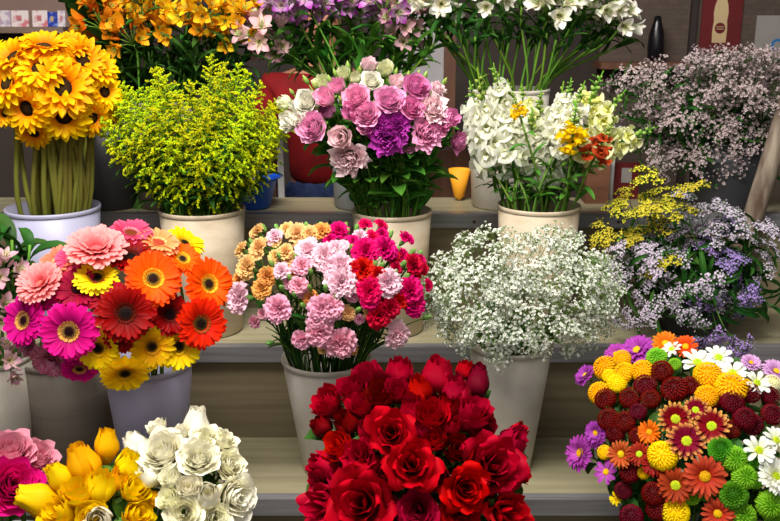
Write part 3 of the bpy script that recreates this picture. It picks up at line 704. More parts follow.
# ---- carnations
dome('carn', 333, 292, 1.74, 104, 72, .15)
CAR = dict(
 apricot=[(263, 288, 22), (268, 276, 20), (238, 281, 16), (322, 231, 20), (310, 300, 16), (352, 352, 12), (297, 270, 16)],
 peach=[(258, 232, 18), (260, 248, 24), (241, 251, 17), (248, 267, 25), (286, 231, 17), (298, 233, 24), (310, 234, 20), (286, 251, 18), (288, 262, 15), (275, 258, 15), (348, 315, 16), (369, 315, 13), (276, 243, 14), (300, 245, 14), (322, 352, 10)],
 palepink=[(275, 237, 19), (309, 251, 28), (325, 255, 28), (331, 266, 22), (341, 265, 28), (342, 281, 32), (360, 238, 15), (343, 247, 13), (388, 282, 29), (241, 297, 30), (392, 294, 16), (282, 270, 18), (336, 250, 20), (396, 333, 29)],
 pink=[(302, 265, 21), (299, 285, 19), (289, 284, 15), (279, 308, 29), (254, 324, 14), (303, 338, 22), (323, 307, 28), (320, 331, 30), (302, 293, 15), (331, 306, 26), (340, 341, 32), (318, 318, 22), (359, 321, 11), (352, 296, 16), (262, 316, 12)],
 magenta=[(339, 230, 21), (329, 241, 15), (365, 226, 15), (381, 227, 15), (382, 235, 13), (372, 239, 16), (366, 250, 27), (385, 248, 25), (406, 238, 18), (402, 258, 16), (369, 290, 28), (369, 300, 20), (410, 289, 28), (414, 304, 24), (428, 287, 13), (353, 243, 14), (420, 262, 14)],
 red=[(363, 268, 25), (413, 264, 23), (393, 258, 16), (423, 270, 14), (379, 314, 26), (390, 306, 22), (396, 270, 14), (378, 274, 18), (352, 268, 18), (400, 300, 18), (384, 298, 16), (414, 276, 16)])
CN = dict(apricot='dull apricot', peach='cream peach', palepink='very pale pink', pink='candy pink', magenta='bright magenta', red='deep crimson')
i = 0
for c, lst in CAR.items():
    for (px, py, d) in lst:
        P, n = on_dome('carn', px, py); P = P+V3(0, .012 if d < 18 else -.006, 0); i += 1
        ax = face(n, P, .55, (px-333)/170, .1, .12); sz = 'small ' if d < 18 else ('large ' if d >= 26 else '')
        flower('carnation', 'carnation', [('petals', carn_mesh(c, i % 3)), ('calyx', CARNCAL)], P, ax, d/2*mpp(P)*1.12, 'carn', 'carnations', sz+CN[c]+' carnation', px, py, 'carnations in the creamy white bucket', dict(r=.0017, mat=m_stemdark, leaves=2, Lf=.07, Wf=.09, lmat=m_leafdark, e=(60, 20)), base=.9)
for (px, py) in [(252, 240), (264, 226), (277, 226), (307, 224), (346, 224), (348, 230), (357, 226), (388, 240), (382, 264), (395, 271), (407, 275), (398, 248), (413, 250), (338, 251), (352, 246), (296, 256), (272, 262), (280, 254), (290, 276), (311, 270), (321, 224), (295, 293), (303, 304), (345, 278), (359, 308), (270, 342), (428, 316), (391, 232), (420, 252), (310, 286), (336, 296), (268, 268), (375, 263), (404, 262), (326, 286), (282, 286)]:
    P, n = on_dome('carn', px, py); P = P-n*.002+V3(0, -.01, 0)
    flower('carnation_bud', 'flower bud', [('bud', CARNBUD)], P, face(n, P, .1, (px-333)/200, .7, .2), .0115, 'carn', 'carnations', 'green carnation bud', px, py, 'carnation buds in the creamy white bucket', dict(r=.0013, mat=m_stem, leaves=1, Lf=.05, Wf=.1, lmat=m_leafdark), base=.8)
# ---- lisianthus
dome('lis', 375, 118, 2.03, 98, 56, .14)
LIS = [('lwhite', 308, 102, 26, 'open'), ('lcream', 322, 84, 18, 'half'), ('lpink', 327, 98, 22, 'half'), ('lpink', 337, 88, 18, 'half'), ('lmauve', 327, 112, 18, 'bud'), ('lpink', 357, 98, 27, 'garden'), ('lpink', 367, 114, 27, 'garden'), ('lpink', 314, 127, 31, 'garden'),
       ('lblush', 341, 136, 25, 'half'), ('lwhite', 372, 82, 22, 'open'), ('lblush', 369, 67, 18, 'half'), ('lcream', 343, 75, 16, 'half'), ('lcream', 355, 79, 13, 'bud'), ('lwhite', 292, 121, 22, 'half'), ('lcream', 284, 104, 16, 'bud'), ('lwhite', 303, 118, 20, 'half'),
       ('lcream', 385, 71, 18, 'half'), ('lmauve', 416, 88, 28, 'garden'), ('lpink', 389, 101, 29, 'garden'), ('lblush', 438, 90, 17, 'ruffled'), ('lmauve', 411, 108, 25, 'garden'), ('lblush', 432, 109, 31, 'ruffled'), ('lmauve', 449, 118, 20, 'half'), ('lpurple', 397, 124, 24, 'ruffled'),
       ('lpink', 426, 132, 34, 'ruffled'), ('lblush', 350, 157, 35, 'ruffled'), ('lpurple', 387, 136, 36, 'ruffled'), ('lpink', 407, 145, 19, 'half'), ('lmauve', 457, 141, 22, 'ruffled'), ('lpink', 366, 126, 20, 'half'), ('lpurple', 380, 122, 22, 'ruffled'), ('lwhite', 297, 108, 16, 'bud'), ('lmauve', 352, 112, 20, 'half'), ('lblush', 396, 84, 18, 'half'), ('lmauve', 440, 124, 20, 'half')]
LN = dict(lwhite='white', lcream='greenish cream', lpink='soft pink', lblush='blush pink', lmauve='mauve pink', lpurple='purple')
SN = dict(open='open', half='half-open', bud='closed', garden='full', ruffled='ruffled', loose='loose', pinch='pointed')
for i, (c, px, py, d, sh) in enumerate(LIS):
    P, n = on_dome('lis', px, py); P = P+V3(0, .02 if d < 20 else -.01, 0)
    ax = face(n, P, .45, (px-375)/200, .25, .15)
    flower('lisianthus', 'lisianthus', [('petals', rose_mesh(sh, c, i % 2)), ('sepals', SEP[0])], P, ax, d/2*mpp(P)*.93, 'lis', 'lisianthus', SN[sh]+' '+LN[c]+' lisianthus', px, py, 'lisianthus in the beige bucket', dict(r=.0022, mat=m_stem, leaves=7, Lf=.07, Wf=.38, lmat=m_leaf, rng=(.05, .9)), base=.8)
for (px, py) in [(292, 92), (306, 80), (315, 86), (335, 73), (348, 66), (360, 70), (396, 72), (408, 76), (418, 74), (425, 76), (444, 82), (362, 92), (403, 96), (384, 114), (401, 110), (352, 92), (317, 109), (341, 100), (430, 96), (330, 80), (380, 92), (402, 104), (374, 104), (345, 112)]:
    P, n = on_dome('lis', px, py)
    flower('lisianthus_bud', 'flower bud', [('bud', LISBUD)], P, face(n, P, .05, (px-375)/160, .8, .15), R.uniform(.009, .013), 'lis', 'lisianthus', 'pale green lisianthus bud', px, py, 'lisianthus buds in the beige bucket', dict(r=.0014, mat=m_stempale, leaves=3, Lf=.05, Wf=.3, lmat=m_leaf), base=.8)
# ---- red roses
dome('redr', 420, 470, 1.50, 122, 112, .22)
RED = [(329, 406, 36, 'half', -.4, .1), (352, 396, 34, 'half', -.1, .1), (367, 381, 32, 'half', 0, .3), (381, 402, 34, 'half', 0, .1), (400, 378, 32, 'bud', 0, .8), (398, 398, 30, 'half', 0, .3), (438, 378, 42, 'bud', .1, .9), (420, 396, 32, 'bud', 0, .8), (479, 388, 30, 'pinch', .1, 1.3), (455, 394, 36, 'bud', 0, .9), (471, 416, 42, 'half', .2, .4),
       (391, 427, 46, 'loose', 0, .0), (431, 417, 36, 'half', 0, .4), (412, 414, 30, 'bud', 0, .6), (448, 412, 30, 'bud', 0, .7), (453, 431, 27, 'bud', .1, .2), (326, 466, 36, 'bud', -.5, .2), (341, 448, 36, 'half', -.2, .2), (361, 455, 36, 'loose', -.1, .2), (372, 436, 32, 'bud', 0, .5), (411, 458, 52, 'loose', 0, -.05),
       (361, 497, 66, 'loose', 0, .1), (325, 500, 46, 'loose', -.3, .0), (493, 460, 58, 'loose', .2, .05), (511, 445, 38, 'bud', .5, .5), (465, 482, 46, 'loose', 0, .0), (435, 484, 34, 'bud', 0, .0), (456, 455, 32, 'half', 0, .0), (503, 508, 46, 'loose', .2, -.1), (459, 512, 42, 'open', 0, -.1), (418, 510, 42, 'open', 0, -.1), (391, 518, 38, 'open', 0, 0),
       (347, 428, 28, 'bud', -.2, .3), (435, 446, 28, 'half', 0, .2), (519, 438, 22, 'bud', .6, .9), (380, 388, 26, 'half', 0, .4), (362, 412, 30, 'half', 0, .3), (385, 480, 34, 'half', 0, 0), (345, 478, 34, 'half', 0, 0), (480, 436, 34, 'half', 0, .3), (466, 376, 22, 'bud', 0, .9), (322, 432, 24, 'bud', -.5, .5), (320, 485, 26, 'half', -.4, .1), (486, 490, 34, 'half', .1, 0), (520, 480, 24, 'half', .5, 0), (422, 432, 28, 'bud', 0, .5)]
for i, (px, py, d, sh, fx, fy) in enumerate(RED):
    P, n = on_dome('redr', px, py); P = P+V3(0, -.02 if d > 44 else (.0 if d > 34 else .018), 0)
    ax = face(n*.4, P, .75 if sh in ('loose', 'open') else .35, fx, fy+.12, .12); c = ('red', 'red', 'redpink', 'darkred')[i % 4] if sh != 'loose' else 'red'
    if sh in ('bud', 'pinch'): c = ('redpink', 'red', 'darkred')[i % 3]
    adj = dict(open='open', loose='wide open', half='half-open', bud='closed', pinch='pointed')[sh]
    nm = dict(red='red', redpink='cerise red', darkred='dark red')[c]
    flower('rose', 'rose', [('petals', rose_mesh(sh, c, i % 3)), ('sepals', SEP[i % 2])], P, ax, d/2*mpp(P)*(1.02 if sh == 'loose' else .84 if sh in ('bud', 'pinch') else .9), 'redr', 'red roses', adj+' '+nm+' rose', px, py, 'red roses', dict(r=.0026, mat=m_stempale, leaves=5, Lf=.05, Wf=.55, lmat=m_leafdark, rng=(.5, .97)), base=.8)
# ---- yellow, white and pink roses
dome('yelr', 102, 500, 1.50, 85, 75, .16)
YEL = [(107, 447, 36, 'pinch', 0, 1.2, 'amber'), (84, 467, 46, 'pinch', -.4, .9, 'amber'), (62, 479, 36, 'pinch', -.6, .7, 'yellow'), (100, 488, 44, 'bud', .1, .9, 'yellow'), (129, 466, 40, 'bud', .2, .9, 'yellow'), (133, 490, 40, 'half', .2, .4, 'yellow'), (78, 494, 44, 'half', -.1, .5, 'yellow'), (42, 500, 46, 'pinch', -1.2, .3, 'yellow'),
       (62, 514, 44, 'half', -.3, .2, 'yellow'), (135, 516, 40, 'half', .2, .2, 'yellow'), (172, 515, 26, 'half', .3, .2, 'yellow'), (152, 499, 24, 'bud', .9, .2, 'amber'), (92, 518, 40, 'half', 0, .2, 'yellow'), (118, 480, 30, 'bud', .1, .6, 'amber')]
for i, (px, py, d, sh, fx, fy, c) in enumerate(YEL):
    P, n = on_dome('yelr', px, py); ax = face(n*.3, P, .25, fx, fy, .06)
    flower('rose', 'rose', [('petals', rose_mesh(sh, c, i % 2)), ('sepals', SEP[i % 2])], P, ax, d/2*mpp(P)*(.8 if sh == 'half' else .68), 'yelr', 'yellow roses', SN[sh]+(' golden ' if c == 'amber' else ' bright yellow ')+'rose', px, py, 'yellow roses', dict(r=.0026, mat=m_stem, leaves=4, Lf=.045, Wf=.55, lmat=m_leaf, rng=(.55, .95)), base=.8)
dome('whir', 196, 505, 1.52, 72, 92, .16)
WHI = [(164, 453, 48, 'garden', -.1, .3, 'white'), (196, 427, 36, 'pinch', .1, 1., 'white'), (158, 430, 28, 'half', -.2, .6, 'white'), (137, 446, 34, 'bud', -.4, .8, 'white'), (199, 459, 44, 'garden', 0, .4, 'white'), (229, 466, 34, 'garden', .3, .3, 'cream'), (234, 497, 48, 'open', .35, -.05, 'white'), (207, 495, 36, 'bud', 0, .3, 'white'), (188, 488, 34, 'half', 0, .4, 'white'),
       (172, 478, 32, 'half', -.1, .3, 'white'), (150, 476, 34, 'bud', -.4, .3, 'white'), (184, 512, 38, 'open', 0, .1, 'cream'), (205, 440, 32, 'garden', .1, .7, 'cream'), (222, 444, 32, 'garden', .3, .6, 'cream'), (214, 518, 34, 'garden', .1, 0, 'cream'), (170, 500, 34, 'half', -.2, .2, 'cream'), (236, 480, 26, 'half', .4, .2, 'cream'), (182, 434, 26, 'half', 0, .7, 'white')]
for i, (px, py, d, sh, fx, fy, c) in enumerate(WHI):
    P, n = on_dome('whir', px, py); ax = face(n*.4, P, .6 if sh in ('garden', 'open') else .3, fx, fy, .08)
    flower('rose', 'rose', [('petals', rose_mesh(sh, c, i % 2)), ('sepals', SEP[i % 2])], P, ax, d/2*mpp(P)*(.88 if sh in ('open', 'garden') else .72), 'whir', 'white roses', SN[sh]+(' white ' if c == 'white' else ' creamy ')+'rose', px, py, 'white roses', dict(r=.0026, mat=m_stem, leaves=4, Lf=.045, Wf=.5, lmat=m_leafdark, rng=(.6, .97)), base=.8)
P, n = on_dome('yelr', 102, 516)
flower('rose', 'rose', [('petals', rose_mesh('bud', 'white', 1)), ('sepals', SEP[0])], P+V3(0, -.02, 0), face(n*.3, P, .8, 0, .3), 14*mpp(P), 'yelr', 'yellow roses', 'white rose', 102, 516, 'yellow roses', dict(r=.0026), base=.8, label='single closed white rose among the yellow roses')
dome('pinr', 5, 500, 1.50, 52, 62, .14)
for i, (px, py, d, sh, fx, fy, c, lab) in enumerate([(12, 486, 48, 'garden', .1, .1, 'magenta', 'wide open magenta rose below the pale pink ones'), (10, 453, 44, 'garden', .0, .6, 'palepink', 'pale pink rose at the picture edge above the magenta one'), (36, 460, 38, 'garden', .4, .5, 'palepink', 'pale pink rose beside the taupe bucket'), (42, 478, 26, 'half', .8, .1, 'palepink', 'small dusty pink rose next to the yellow roses'), (-18, 470, 40, 'half', -.2, .3, 'palepink', 'pale pink rose cut off by the picture edge')]):
    P, n = on_dome('pinr', px, py)
    flower('rose', 'rose', [('petals', rose_mesh(sh, c, i % 2)), ('sepals', SEP[i % 2])], P, face(n*.4, P, .7, fx, fy, .04), d/2*mpp(P)*(1.0 if sh in ('open', 'garden') else .8), 'pinr', 'pink roses', 'pink rose', px, py, 'pink roses', dict(r=.0026, mat=m_stem, leaves=3, Lf=.045, Wf=.5, lmat=m_leaf), base=.8, label=lab)
# ---- chrysanthemums
dome('mum', 700, 450, 1.50, 130, 112, .24)
MUM = [('pompon', 'gold', 604, 366, 25), ('pompon', 'gold', 624, 361, 18), ('pompon', 'gold', 623, 371, 23), ('pompon', 'gold', 641, 369, 23), ('pompon', 'yellow', 611, 379, 15), ('pompon', 'yellow', 619, 386, 20), ('pompon', 'gold', 598, 391, 23), ('double', 'purple', 636, 349, 34), ('double', 'purple', 615, 353, 24), ('double', 'purple', 585, 374, 24),
       ('daisy', 'amber', 664, 342, 26), ('button', 'green', 659, 360, 22), ('button', 'green', 677, 367, 14), ('pompon', 'burgundy', 664, 374, 22), ('pompon', 'burgundy', 673, 387, 27), ('pompon', 'burgundy', 644, 383, 23), ('pompon', 'burgundy', 607, 402, 22), ('pompon', 'burgundy', 632, 401, 22), ('pompon', 'burgundy', 607, 417, 23), ('pompon', 'burgundy', 627, 425, 22), ('pompon', 'burgundy', 653, 402, 20), ('double', 'purple', 595, 431, 24),
       ('daisy', 'amber', 684, 345, 24), ('few', 'white', 696, 361, 30), ('few', 'white', 717, 356, 26), ('few', 'white', 731, 371, 26), ('few', 'white', 755, 381, 24), ('few', 'white', 674, 352, 18), ('pompon', 'gold', 706, 373, 28), ('pompon', 'gold', 729, 385, 32), ('pompon', 'gold', 705, 394, 23), ('pompon', 'gold', 748, 391, 20), ('double', 'lilac', 774, 370, 28), ('double', 'lilac', 754, 366, 20),
       ('pompon', 'burgundy', 731, 400, 24), ('pompon', 'burgundy', 716, 402, 20), ('pompon', 'burgundy', 754, 396, 21), ('pompon', 'burgundy', 774, 399, 19), ('pompon', 'burgundy', 743, 416, 23), ('pompon', 'burgundy', 756, 428, 22), ('pompon', 'burgundy', 776, 418, 22), ('pompon', 'cream', 776, 386, 18), ('daisy', 'bicolor', 674, 417, 34), ('daisy', 'bicolor', 710, 424, 36), ('daisy', 'bicolor', 685, 439, 38), ('daisy', 'bicolor', 694, 408, 26),
       ('double', 'purple', 580, 451, 36), ('double', 'purple', 599, 442, 22), ('few', 'purple', 608, 476, 22), ('pompon', 'yellow', 606, 456, 15), ('daisy', 'bronze', 620, 452, 28), ('daisy', 'rust', 638, 452, 24), ('pompon', 'yellow', 661, 453, 30), ('pompon', 'burgundy', 632, 476, 22), ('pompon', 'yellow', 646, 477, 13), ('pompon', 'burgundy', 652, 491, 24), ('pompon', 'burgundy', 656, 506, 24), ('pompon', 'burgundy', 625, 495, 18), ('pompon', 'burgundy', 630, 514, 24), ('few', 'yellow', 618, 503, 13),
       ('daisy', 'rust', 674, 483, 36), ('pompon', 'yellow', 674, 510, 28), ('pompon', 'burgundy', 661, 471, 22), ('daisy', 'bronze', 703, 474, 42), ('button', 'green', 733, 456, 27), ('button', 'green', 743, 474, 27), ('smooth', 'deepgreen', 719, 447, 24), ('button', 'green', 768, 502, 29), ('button', 'green', 742, 513, 27), ('smooth', 'deepgreen', 732, 493, 27), ('smooth', 'green', 694, 500, 18), ('smooth', 'deepgreen', 709, 498, 15), ('button', 'green', 759, 484, 20), ('button', 'green', 777, 519, 22), ('daisy', 'bronze', 716, 511, 32),
       ('double', 'white', 773, 474, 38), ('few', 'white', 757, 448, 28), ('few', 'white', 774, 438, 26), ('pompon', 'burgundy', 734, 433, 20), ('daisy', 'amber', 648, 430, 24), ('pompon', 'burgundy', 640, 415, 18), ('daisy', 'rust', 652, 462, 24), ('smooth', 'deepgreen', 755, 462, 22), ('pompon', 'burgundy', 694, 389, 20), ('pompon', 'burgundy', 617, 436, 20), ('smooth', 'deepgreen', 725, 470, 18), ('pompon', 'burgundy', 640, 440, 18)]
HN = dict(gold='golden', yellow='bright yellow', burgundy='dark burgundy', green='lime green', deepgreen='deep green', bronze='coppery orange', rust='rusty brown', bicolor='burgundy gold-tipped', purple='purple', lilac='lilac', white='white', cream='cream', amber='orange')
KN = dict(pompon='pompon', button='button', smooth='rounded button', daisy='daisy-shaped', double='many-petalled', few='loose-petalled')
for i, (k, c, px, py, d) in enumerate(MUM):
    P, n = on_dome('mum', px, py); P = P+V3(0, .014 if d < 23 else -.008, 0)
    ax = face(n*.5, P, .65, (px-690)/260, .35 if k in ('pompon', 'few') else .15, .24); m = mum_mesh(k, c, i)
    flower('chrysanthemum', 'chrysanthemum', [('petals', m[0]), ('disc', m[1])], P, ax, d/2*mpp(P)*(1.1 if k != 'few' else 1.2), 'mum', 'chrysanthemums', HN[c]+' '+KN[k]+' chrysanthemum', px, py, 'mixed chrysanthemums', dict(r=.0018, mat=m_stem, leaves=4, Lf=.04, Wf=.5, lmat=m_leafdark, rng=(.5, .97)), base=.3)
# ---- snapdragons
SNP = [('white', 478, 72, 492, 165, 34), ('white', 489, 112, 500, 172, 36), ('white', 500, 92, 512, 160, 34), ('white', 508, 82, 520, 145, 28), ('lemon', 522, 86, 524, 128, 26), ('white', 541, 92, 534, 152, 32), ('white', 563, 86, 549, 178, 38), ('white', 553, 118, 545, 182, 38), ('white', 584, 84, 560, 148, 32),
       ('lemon', 602, 74, 572, 140, 32), ('white', 571, 80, 562, 130, 28), ('lemon', 624, 92, 578, 148, 32), ('lemon', 655, 128, 592, 152, 30), ('yellow', 513, 92, 520, 116, 24), ('yellow', 576, 104, 572, 146, 24), ('rust', 615, 118, 594, 158, 22), ('white', 470, 84, 484, 150, 30), ('white', 532, 110, 532, 165, 32), ('lemon', 588, 114, 574, 160, 30), ('white', 494, 66, 506, 130, 26), ('lemon', 610, 112, 585, 160, 28)]
SNN = dict(white='creamy white', lemon='pale lemon', yellow='bright yellow', rust='rusty red')
for i, (c, x1, y1, x0, y0, w) in enumerate(SNP):
    Yd = 1.98+R.uniform(-.03, .09) if c not in ('yellow', 'rust') else 1.905; A = at(x0, y0, Yd+.01); B = at(x1, y1, Yd-.015+R.uniform(-.02, .04)); L = (B-A).length*1.05; sh = c in ('yellow', 'rust')
    m = snap_mesh(c, i % 4, sh); wd = w*mpp(A)/.40/L if not sh else 1.4
    flower('snapdragon', 'snapdragon', [('petals', m[0]), ('spike_buds', m[1])], A, (B-A), L, 'snap', 'snapdragons', ('short ' if sh else '')+SNN[c]+' snapdragon spike', (x0+x1)/2, (y0+y1)/2, 'snapdragons', dict(r=.0026, mat=m_stempale, leaves=6, Lf=.05, Wf=.2, lmat=m_leaf, rng=(.1, .9)), sq=(min(1.6, wd), min(1.6, wd), 1), base=.0)
# ---- goldenrod
g = random.Random(5); b = BK['sol']; top = b['c']+V3(0, 0, b['H'])
dome('sol', 196, 128, 2.04, 99, 73, .17)
def tips(key, n, g, back=.35, ylo=-1., hi=1.0):
    C, r = DOME[key]; out = []
    k = 0
    while len(out) < n:
        k += 1; z = 1-(1-ylo)*((k*.61803) % 1); a = k*2.39996*1.7; s = math.sqrt(max(0, 1-z*z)); y = s*math.sin(a)
        if y > 0 and g.random() > back: continue
        f = g.uniform(.86, 1.0)
        out.append((C+V3(r.x*s*math.cos(a)*f, r.y*y*f, r.z*z*f), V3(s*math.cos(a), y, z)))
    return out
def proj(p):
    d = p-CAM; w = d.dot(FW); return 390+FPX*d.x/w, 260.5-FPX*d.dot(UP)/w
for i, (T, n) in enumerate(tips('sol', 62, g, .4, -.75)):
    d = (T-(top+V3(0, 0, -.05))).normalized(); d = (d+n*.35+V3(0, 0, .1)).normalized(); L = g.uniform(.12, .165); A = T-d*L
    px, py = proj(T)
    flower('goldenrod', 'goldenrod', [('plume', SOL[i % 5][0]), ('plume_stalk', SOL[i % 5][1])], A, d, L, 'sol', 'goldenrod', 'yellow-green goldenrod spray', px, py, 'goldenrod sprays in the beige bucket', dict(r=.0016, mat=m_stem, leaves=9, Lf=.055, Wf=.16, lmat=m_leaf, rng=(.0, .98), e=(60, 10)), base=0)
# ---- baby's breath
g = random.Random(6); b = BK['gyp']; top = b['c']+V3(0, 0, b['H'])
dome('gyp', 522, 289, 1.77, 97, 66, .17)
C, r = DOME['gyp']
for i in range(64):
    z = .98-1.68*(i+.5)/64; a = i*2.39996; s = math.sqrt(max(0, 1-z*z)); n = V3(s*math.cos(a), s*math.sin(a), z)
    if n.y > .35: n.y = -n.y*.8
    T = C+V3(r.x*n.x, r.y*n.y, r.z*n.z); d = ((T-(top-V3(0, 0, .06))).normalized()+n*.4).normalized(); L = g.uniform(.095, .12); A = T-d*L*.9
    px, py = proj(T)
    flower('gypsophila', 'baby\'s breath', [('blossom', GYP[i % 5][0]), ('spray_stalk', GYP[i % 5][1])], A, d, L, 'gyp', 'baby\'s breath', 'airy white baby\'s breath spray', px, py, 'sprays of baby\'s breath', dict(r=.0013, mat=m_gypst, leaves=4, Lf=.03, Wf=.16, lmat=m_leaf, rng=(.1, .8)), base=0)
for i in range(10):   # inner sprays
    n = V3(g.uniform(-.5, .5), g.uniform(-.6, .1), g.uniform(-.5, .5)); T = C+V3(r.x*n.x, r.y*n.y, r.z*n.z); d = ((T-(top-V3(0, 0, .06))).normalized()); px, py = proj(T)
    flower('gypsophila', 'baby\'s breath', [('blossom', GYP[i % 5][0]), ('spray_stalk', GYP[i % 5][1])], T-d*.09, d, .12, 'gyp', 'baby\'s breath', 'airy white baby\'s breath spray', px, py, 'sprays of baby\'s breath', dict(r=.0013, mat=m_gypst, leaves=4, Lf=.03, Wf=.16, lmat=m_leafdark, rng=(.1, .8)), base=0)
# ---- statice
g = random.Random(8); b = BK['stat']; top = b['c']+V3(0, 0, b['H'])
def spray(kind, bk, bouquet, desc, group, meshes, x1, y1, Yd, L, stem, nm, cat, lean=.4, lab=None):
    T = at(x1, y1, Yd); b = BK[bk]; tp = b['c']+V3(0, 0, b['H']-.04)
    d = (T-tp).normalized(); d = (d+V3(0, 0, lean)+rdir(g)*.12).normalized()
    return flower(nm, cat, [('blossom', meshes[0]), ('spray_stalk', meshes[1])], T-d*L*.9, d, L, bk, bouquet, desc, x1, y1, group, stem, base=0, label=lab)
ss = dict(r=.0016, mat=m_stst, leaves=5, Lf=.05, Wf=.14, lmat=m_leafdark, rng=(.0, .9))
STA = [('yellow', 640, 178), ('yellow', 625, 195), ('yellow', 652, 195), ('yellow', 690, 186), ('yellow', 634, 212), ('yellow', 660, 205), ('yellow', 595, 236), ('yellow', 636, 230), ('yellow', 612, 208), ('yellow', 676, 214), ('yellow', 655, 226),
       ('pale', 680, 196), ('pale', 705, 205), ('pale', 725, 208), ('pale', 700, 230), ('pale', 718, 240), ('pale', 660, 240), ('pale', 640, 250), ('pale', 618, 245), ('pale', 672, 252), ('pale', 768, 226), ('pale', 755, 240), ('pale', 776, 250), ('pale', 655, 262), ('pale', 640, 272), ('pale', 770, 262),
       ('lilac', 728, 222), ('lilac', 702, 245), ('lilac', 715, 252), ('lilac', 737, 232), ('lilac', 724, 262), ('lilac', 700, 262), ('lilac', 742, 262), ('lilac', 715, 275), ('lilac', 740, 290), ('pale', 688, 270), ('pale', 664, 285), ('pale', 672, 305), ('pale', 640, 300), ('pale', 708, 292), ('lilac', 712, 310), ('lilac', 748, 310), ('pale', 625, 318), ('pale', 690, 318), ('lilac', 700, 342), ('lilac', 720, 345), ('lilac', 742, 355), ('pale', 648, 238), ('pale', 690, 216), ('pale', 716, 224), ('pale', 695, 245), ('pale', 680, 232), ('pale', 740, 218), ('pale', 750, 262), ('pale', 628, 262), ('pale', 615, 280), ('pale', 645, 288), ('pale', 690, 290), ('pale', 725, 300), ('yellow', 645, 205), ('yellow', 668, 195), ('yellow', 605, 242), ('yellow', 628, 238), ('yellow', 660, 262), ('lilac', 730, 275), ('lilac', 756, 300), ('pale', 760, 285), ('pale', 780, 235), ('pale', 650, 322)]
for i, (c, x, y) in enumerate(STA):
    spray('statice', 'stat', 'statice', dict(yellow='yellow', pale='pale lilac', lilac='violet')[c]+' statice spray', 'statice sprays', stat_mesh(c, i % 3), x, y-2, 1.96-max(0, y-260)*.0015+g.uniform(-.04, .06), g.uniform(.085, .115), ss, 'statice', 'statice', lean=.45 if y < 280 else -.1)
# ---- dusky sea lavender at the back
g = random.Random(9)
sl = dict(r=.0016, mat=m_stst, leaves=6, Lf=.06, Wf=.12, lmat=m_leafdark, rng=(.0, .95))
k = 0
for row, (y, x0, x1, n) in enumerate([(55, 690, 780, 7), (68, 625, 795, 12), (84, 605, 795, 13), (98, 625, 795, 12), (112, 640, 795, 11), (126, 650, 795, 11), (142, 650, 795, 9), (158, 640, 770, 7)]):
    for j in range(n):
        x = x0+(x1-x0)*(j+.5)/n+g.uniform(-6, 6); k += 1
        spray('limo', 'limo', 'sea lavender', 'dusky pink sea lavender spray', 'dusky sea lavender sprays at the back', stat_mesh('dusky', k % 3, True), x, y+g.uniform(-5, 5), 2.27+g.uniform(-.1, .08), g.uniform(.13, .165), sl, 'sea_lavender', 'sea lavender', lean=.3)
# ---- alstroemeria
def alst(bk, bouquet, group, lst, Yd, stem, S=.062):
    S *= 1.15
    for i, (c, x, y) in enumerate(lst):
        T = at(x, y, Yd+R.uniform(-.06, .05)); b = BK[bk]; tp = b['c']+V3(0, 0, b['H']); d = ((T-tp).normalized()+V3(0, -.5, .15)+rdir(R)*.2).normalized()
        m = UMB[c][i % 4]
        flower('alstroemeria', 'alstroemeria', [('petals', m[0]), ('umbel_stalk', m[1])], T, d, S*R.uniform(.88, 1.08), bk, bouquet, dict(orange='orange', yellow='golden yellow', purple='violet and white', pink='pale pink', white='white')[c]+' alstroemeria', x, y, group, stem, base=.3)
sa = dict(r=.0026, mat=m_stem, leaves=6, Lf=.085, Wf=.16, lmat=m_leafdark, rng=(.1, .97), e=(60, -10))
alst('aora', 'orange alstroemeria', 'orange alstroemeria behind the goldenrod', [('orange', 100, 24), ('orange', 112, 36), ('orange', 130, 40), ('orange', 122, 10), ('yellow', 148, 16), ('yellow', 164, 14), ('yellow', 187, 16), ('orange', 165, 36), ('yellow', 215, 6), ('yellow', 226, 16), ('yellow', 204, 16), ('yellow', 228, 38), ('orange', 246, 12), ('orange', 140, 0), ('orange', 190, -4), ('orange', 104, 4), ('orange', 150, 30), ('orange', 242, 26), ('orange', 206, 34)], 2.27, sa, .052)
alst('apur', 'violet alstroemeria', 'violet and pink alstroemeria on the top step', [('purple', 268, 22), ('purple', 285, 8), ('purple', 300, 14), ('purple', 318, 16), ('purple', 336, 12), ('purple', 352, 20), ('purple', 374, 20), ('purple', 360, 4), ('purple', 325, 0), ('purple', 345, -4), ('pink', 262, 38), ('pink', 282, 40), ('pink', 398, 22), ('pink', 412, 10), ('pink', 396, 6), ('pink', 416, 26), ('purple', 385, 8), ('pink', 274, 50), ('pink', 426, 16), ('purple', 300, -4), ('pink', 402, 42)], 2.27, sa, .052)
alst('awhi', 'white alstroemeria', 'white alstroemeria on the top step', [('white', 440, 4), ('white', 452, 2), ('white', 472, 6), ('white', 505, 12), ('white', 545, 8), ('white', 552, 14), ('white', 580, 12), ('white', 590, 4), ('white', 615, 22), ('white', 568, 2), ('white', 490, 0), ('white', 524, 0), ('white', 602, 6), ('white', 432, -2)], 2.27, dict(sa, leaves=4, rng=(.6, .97)), .056)
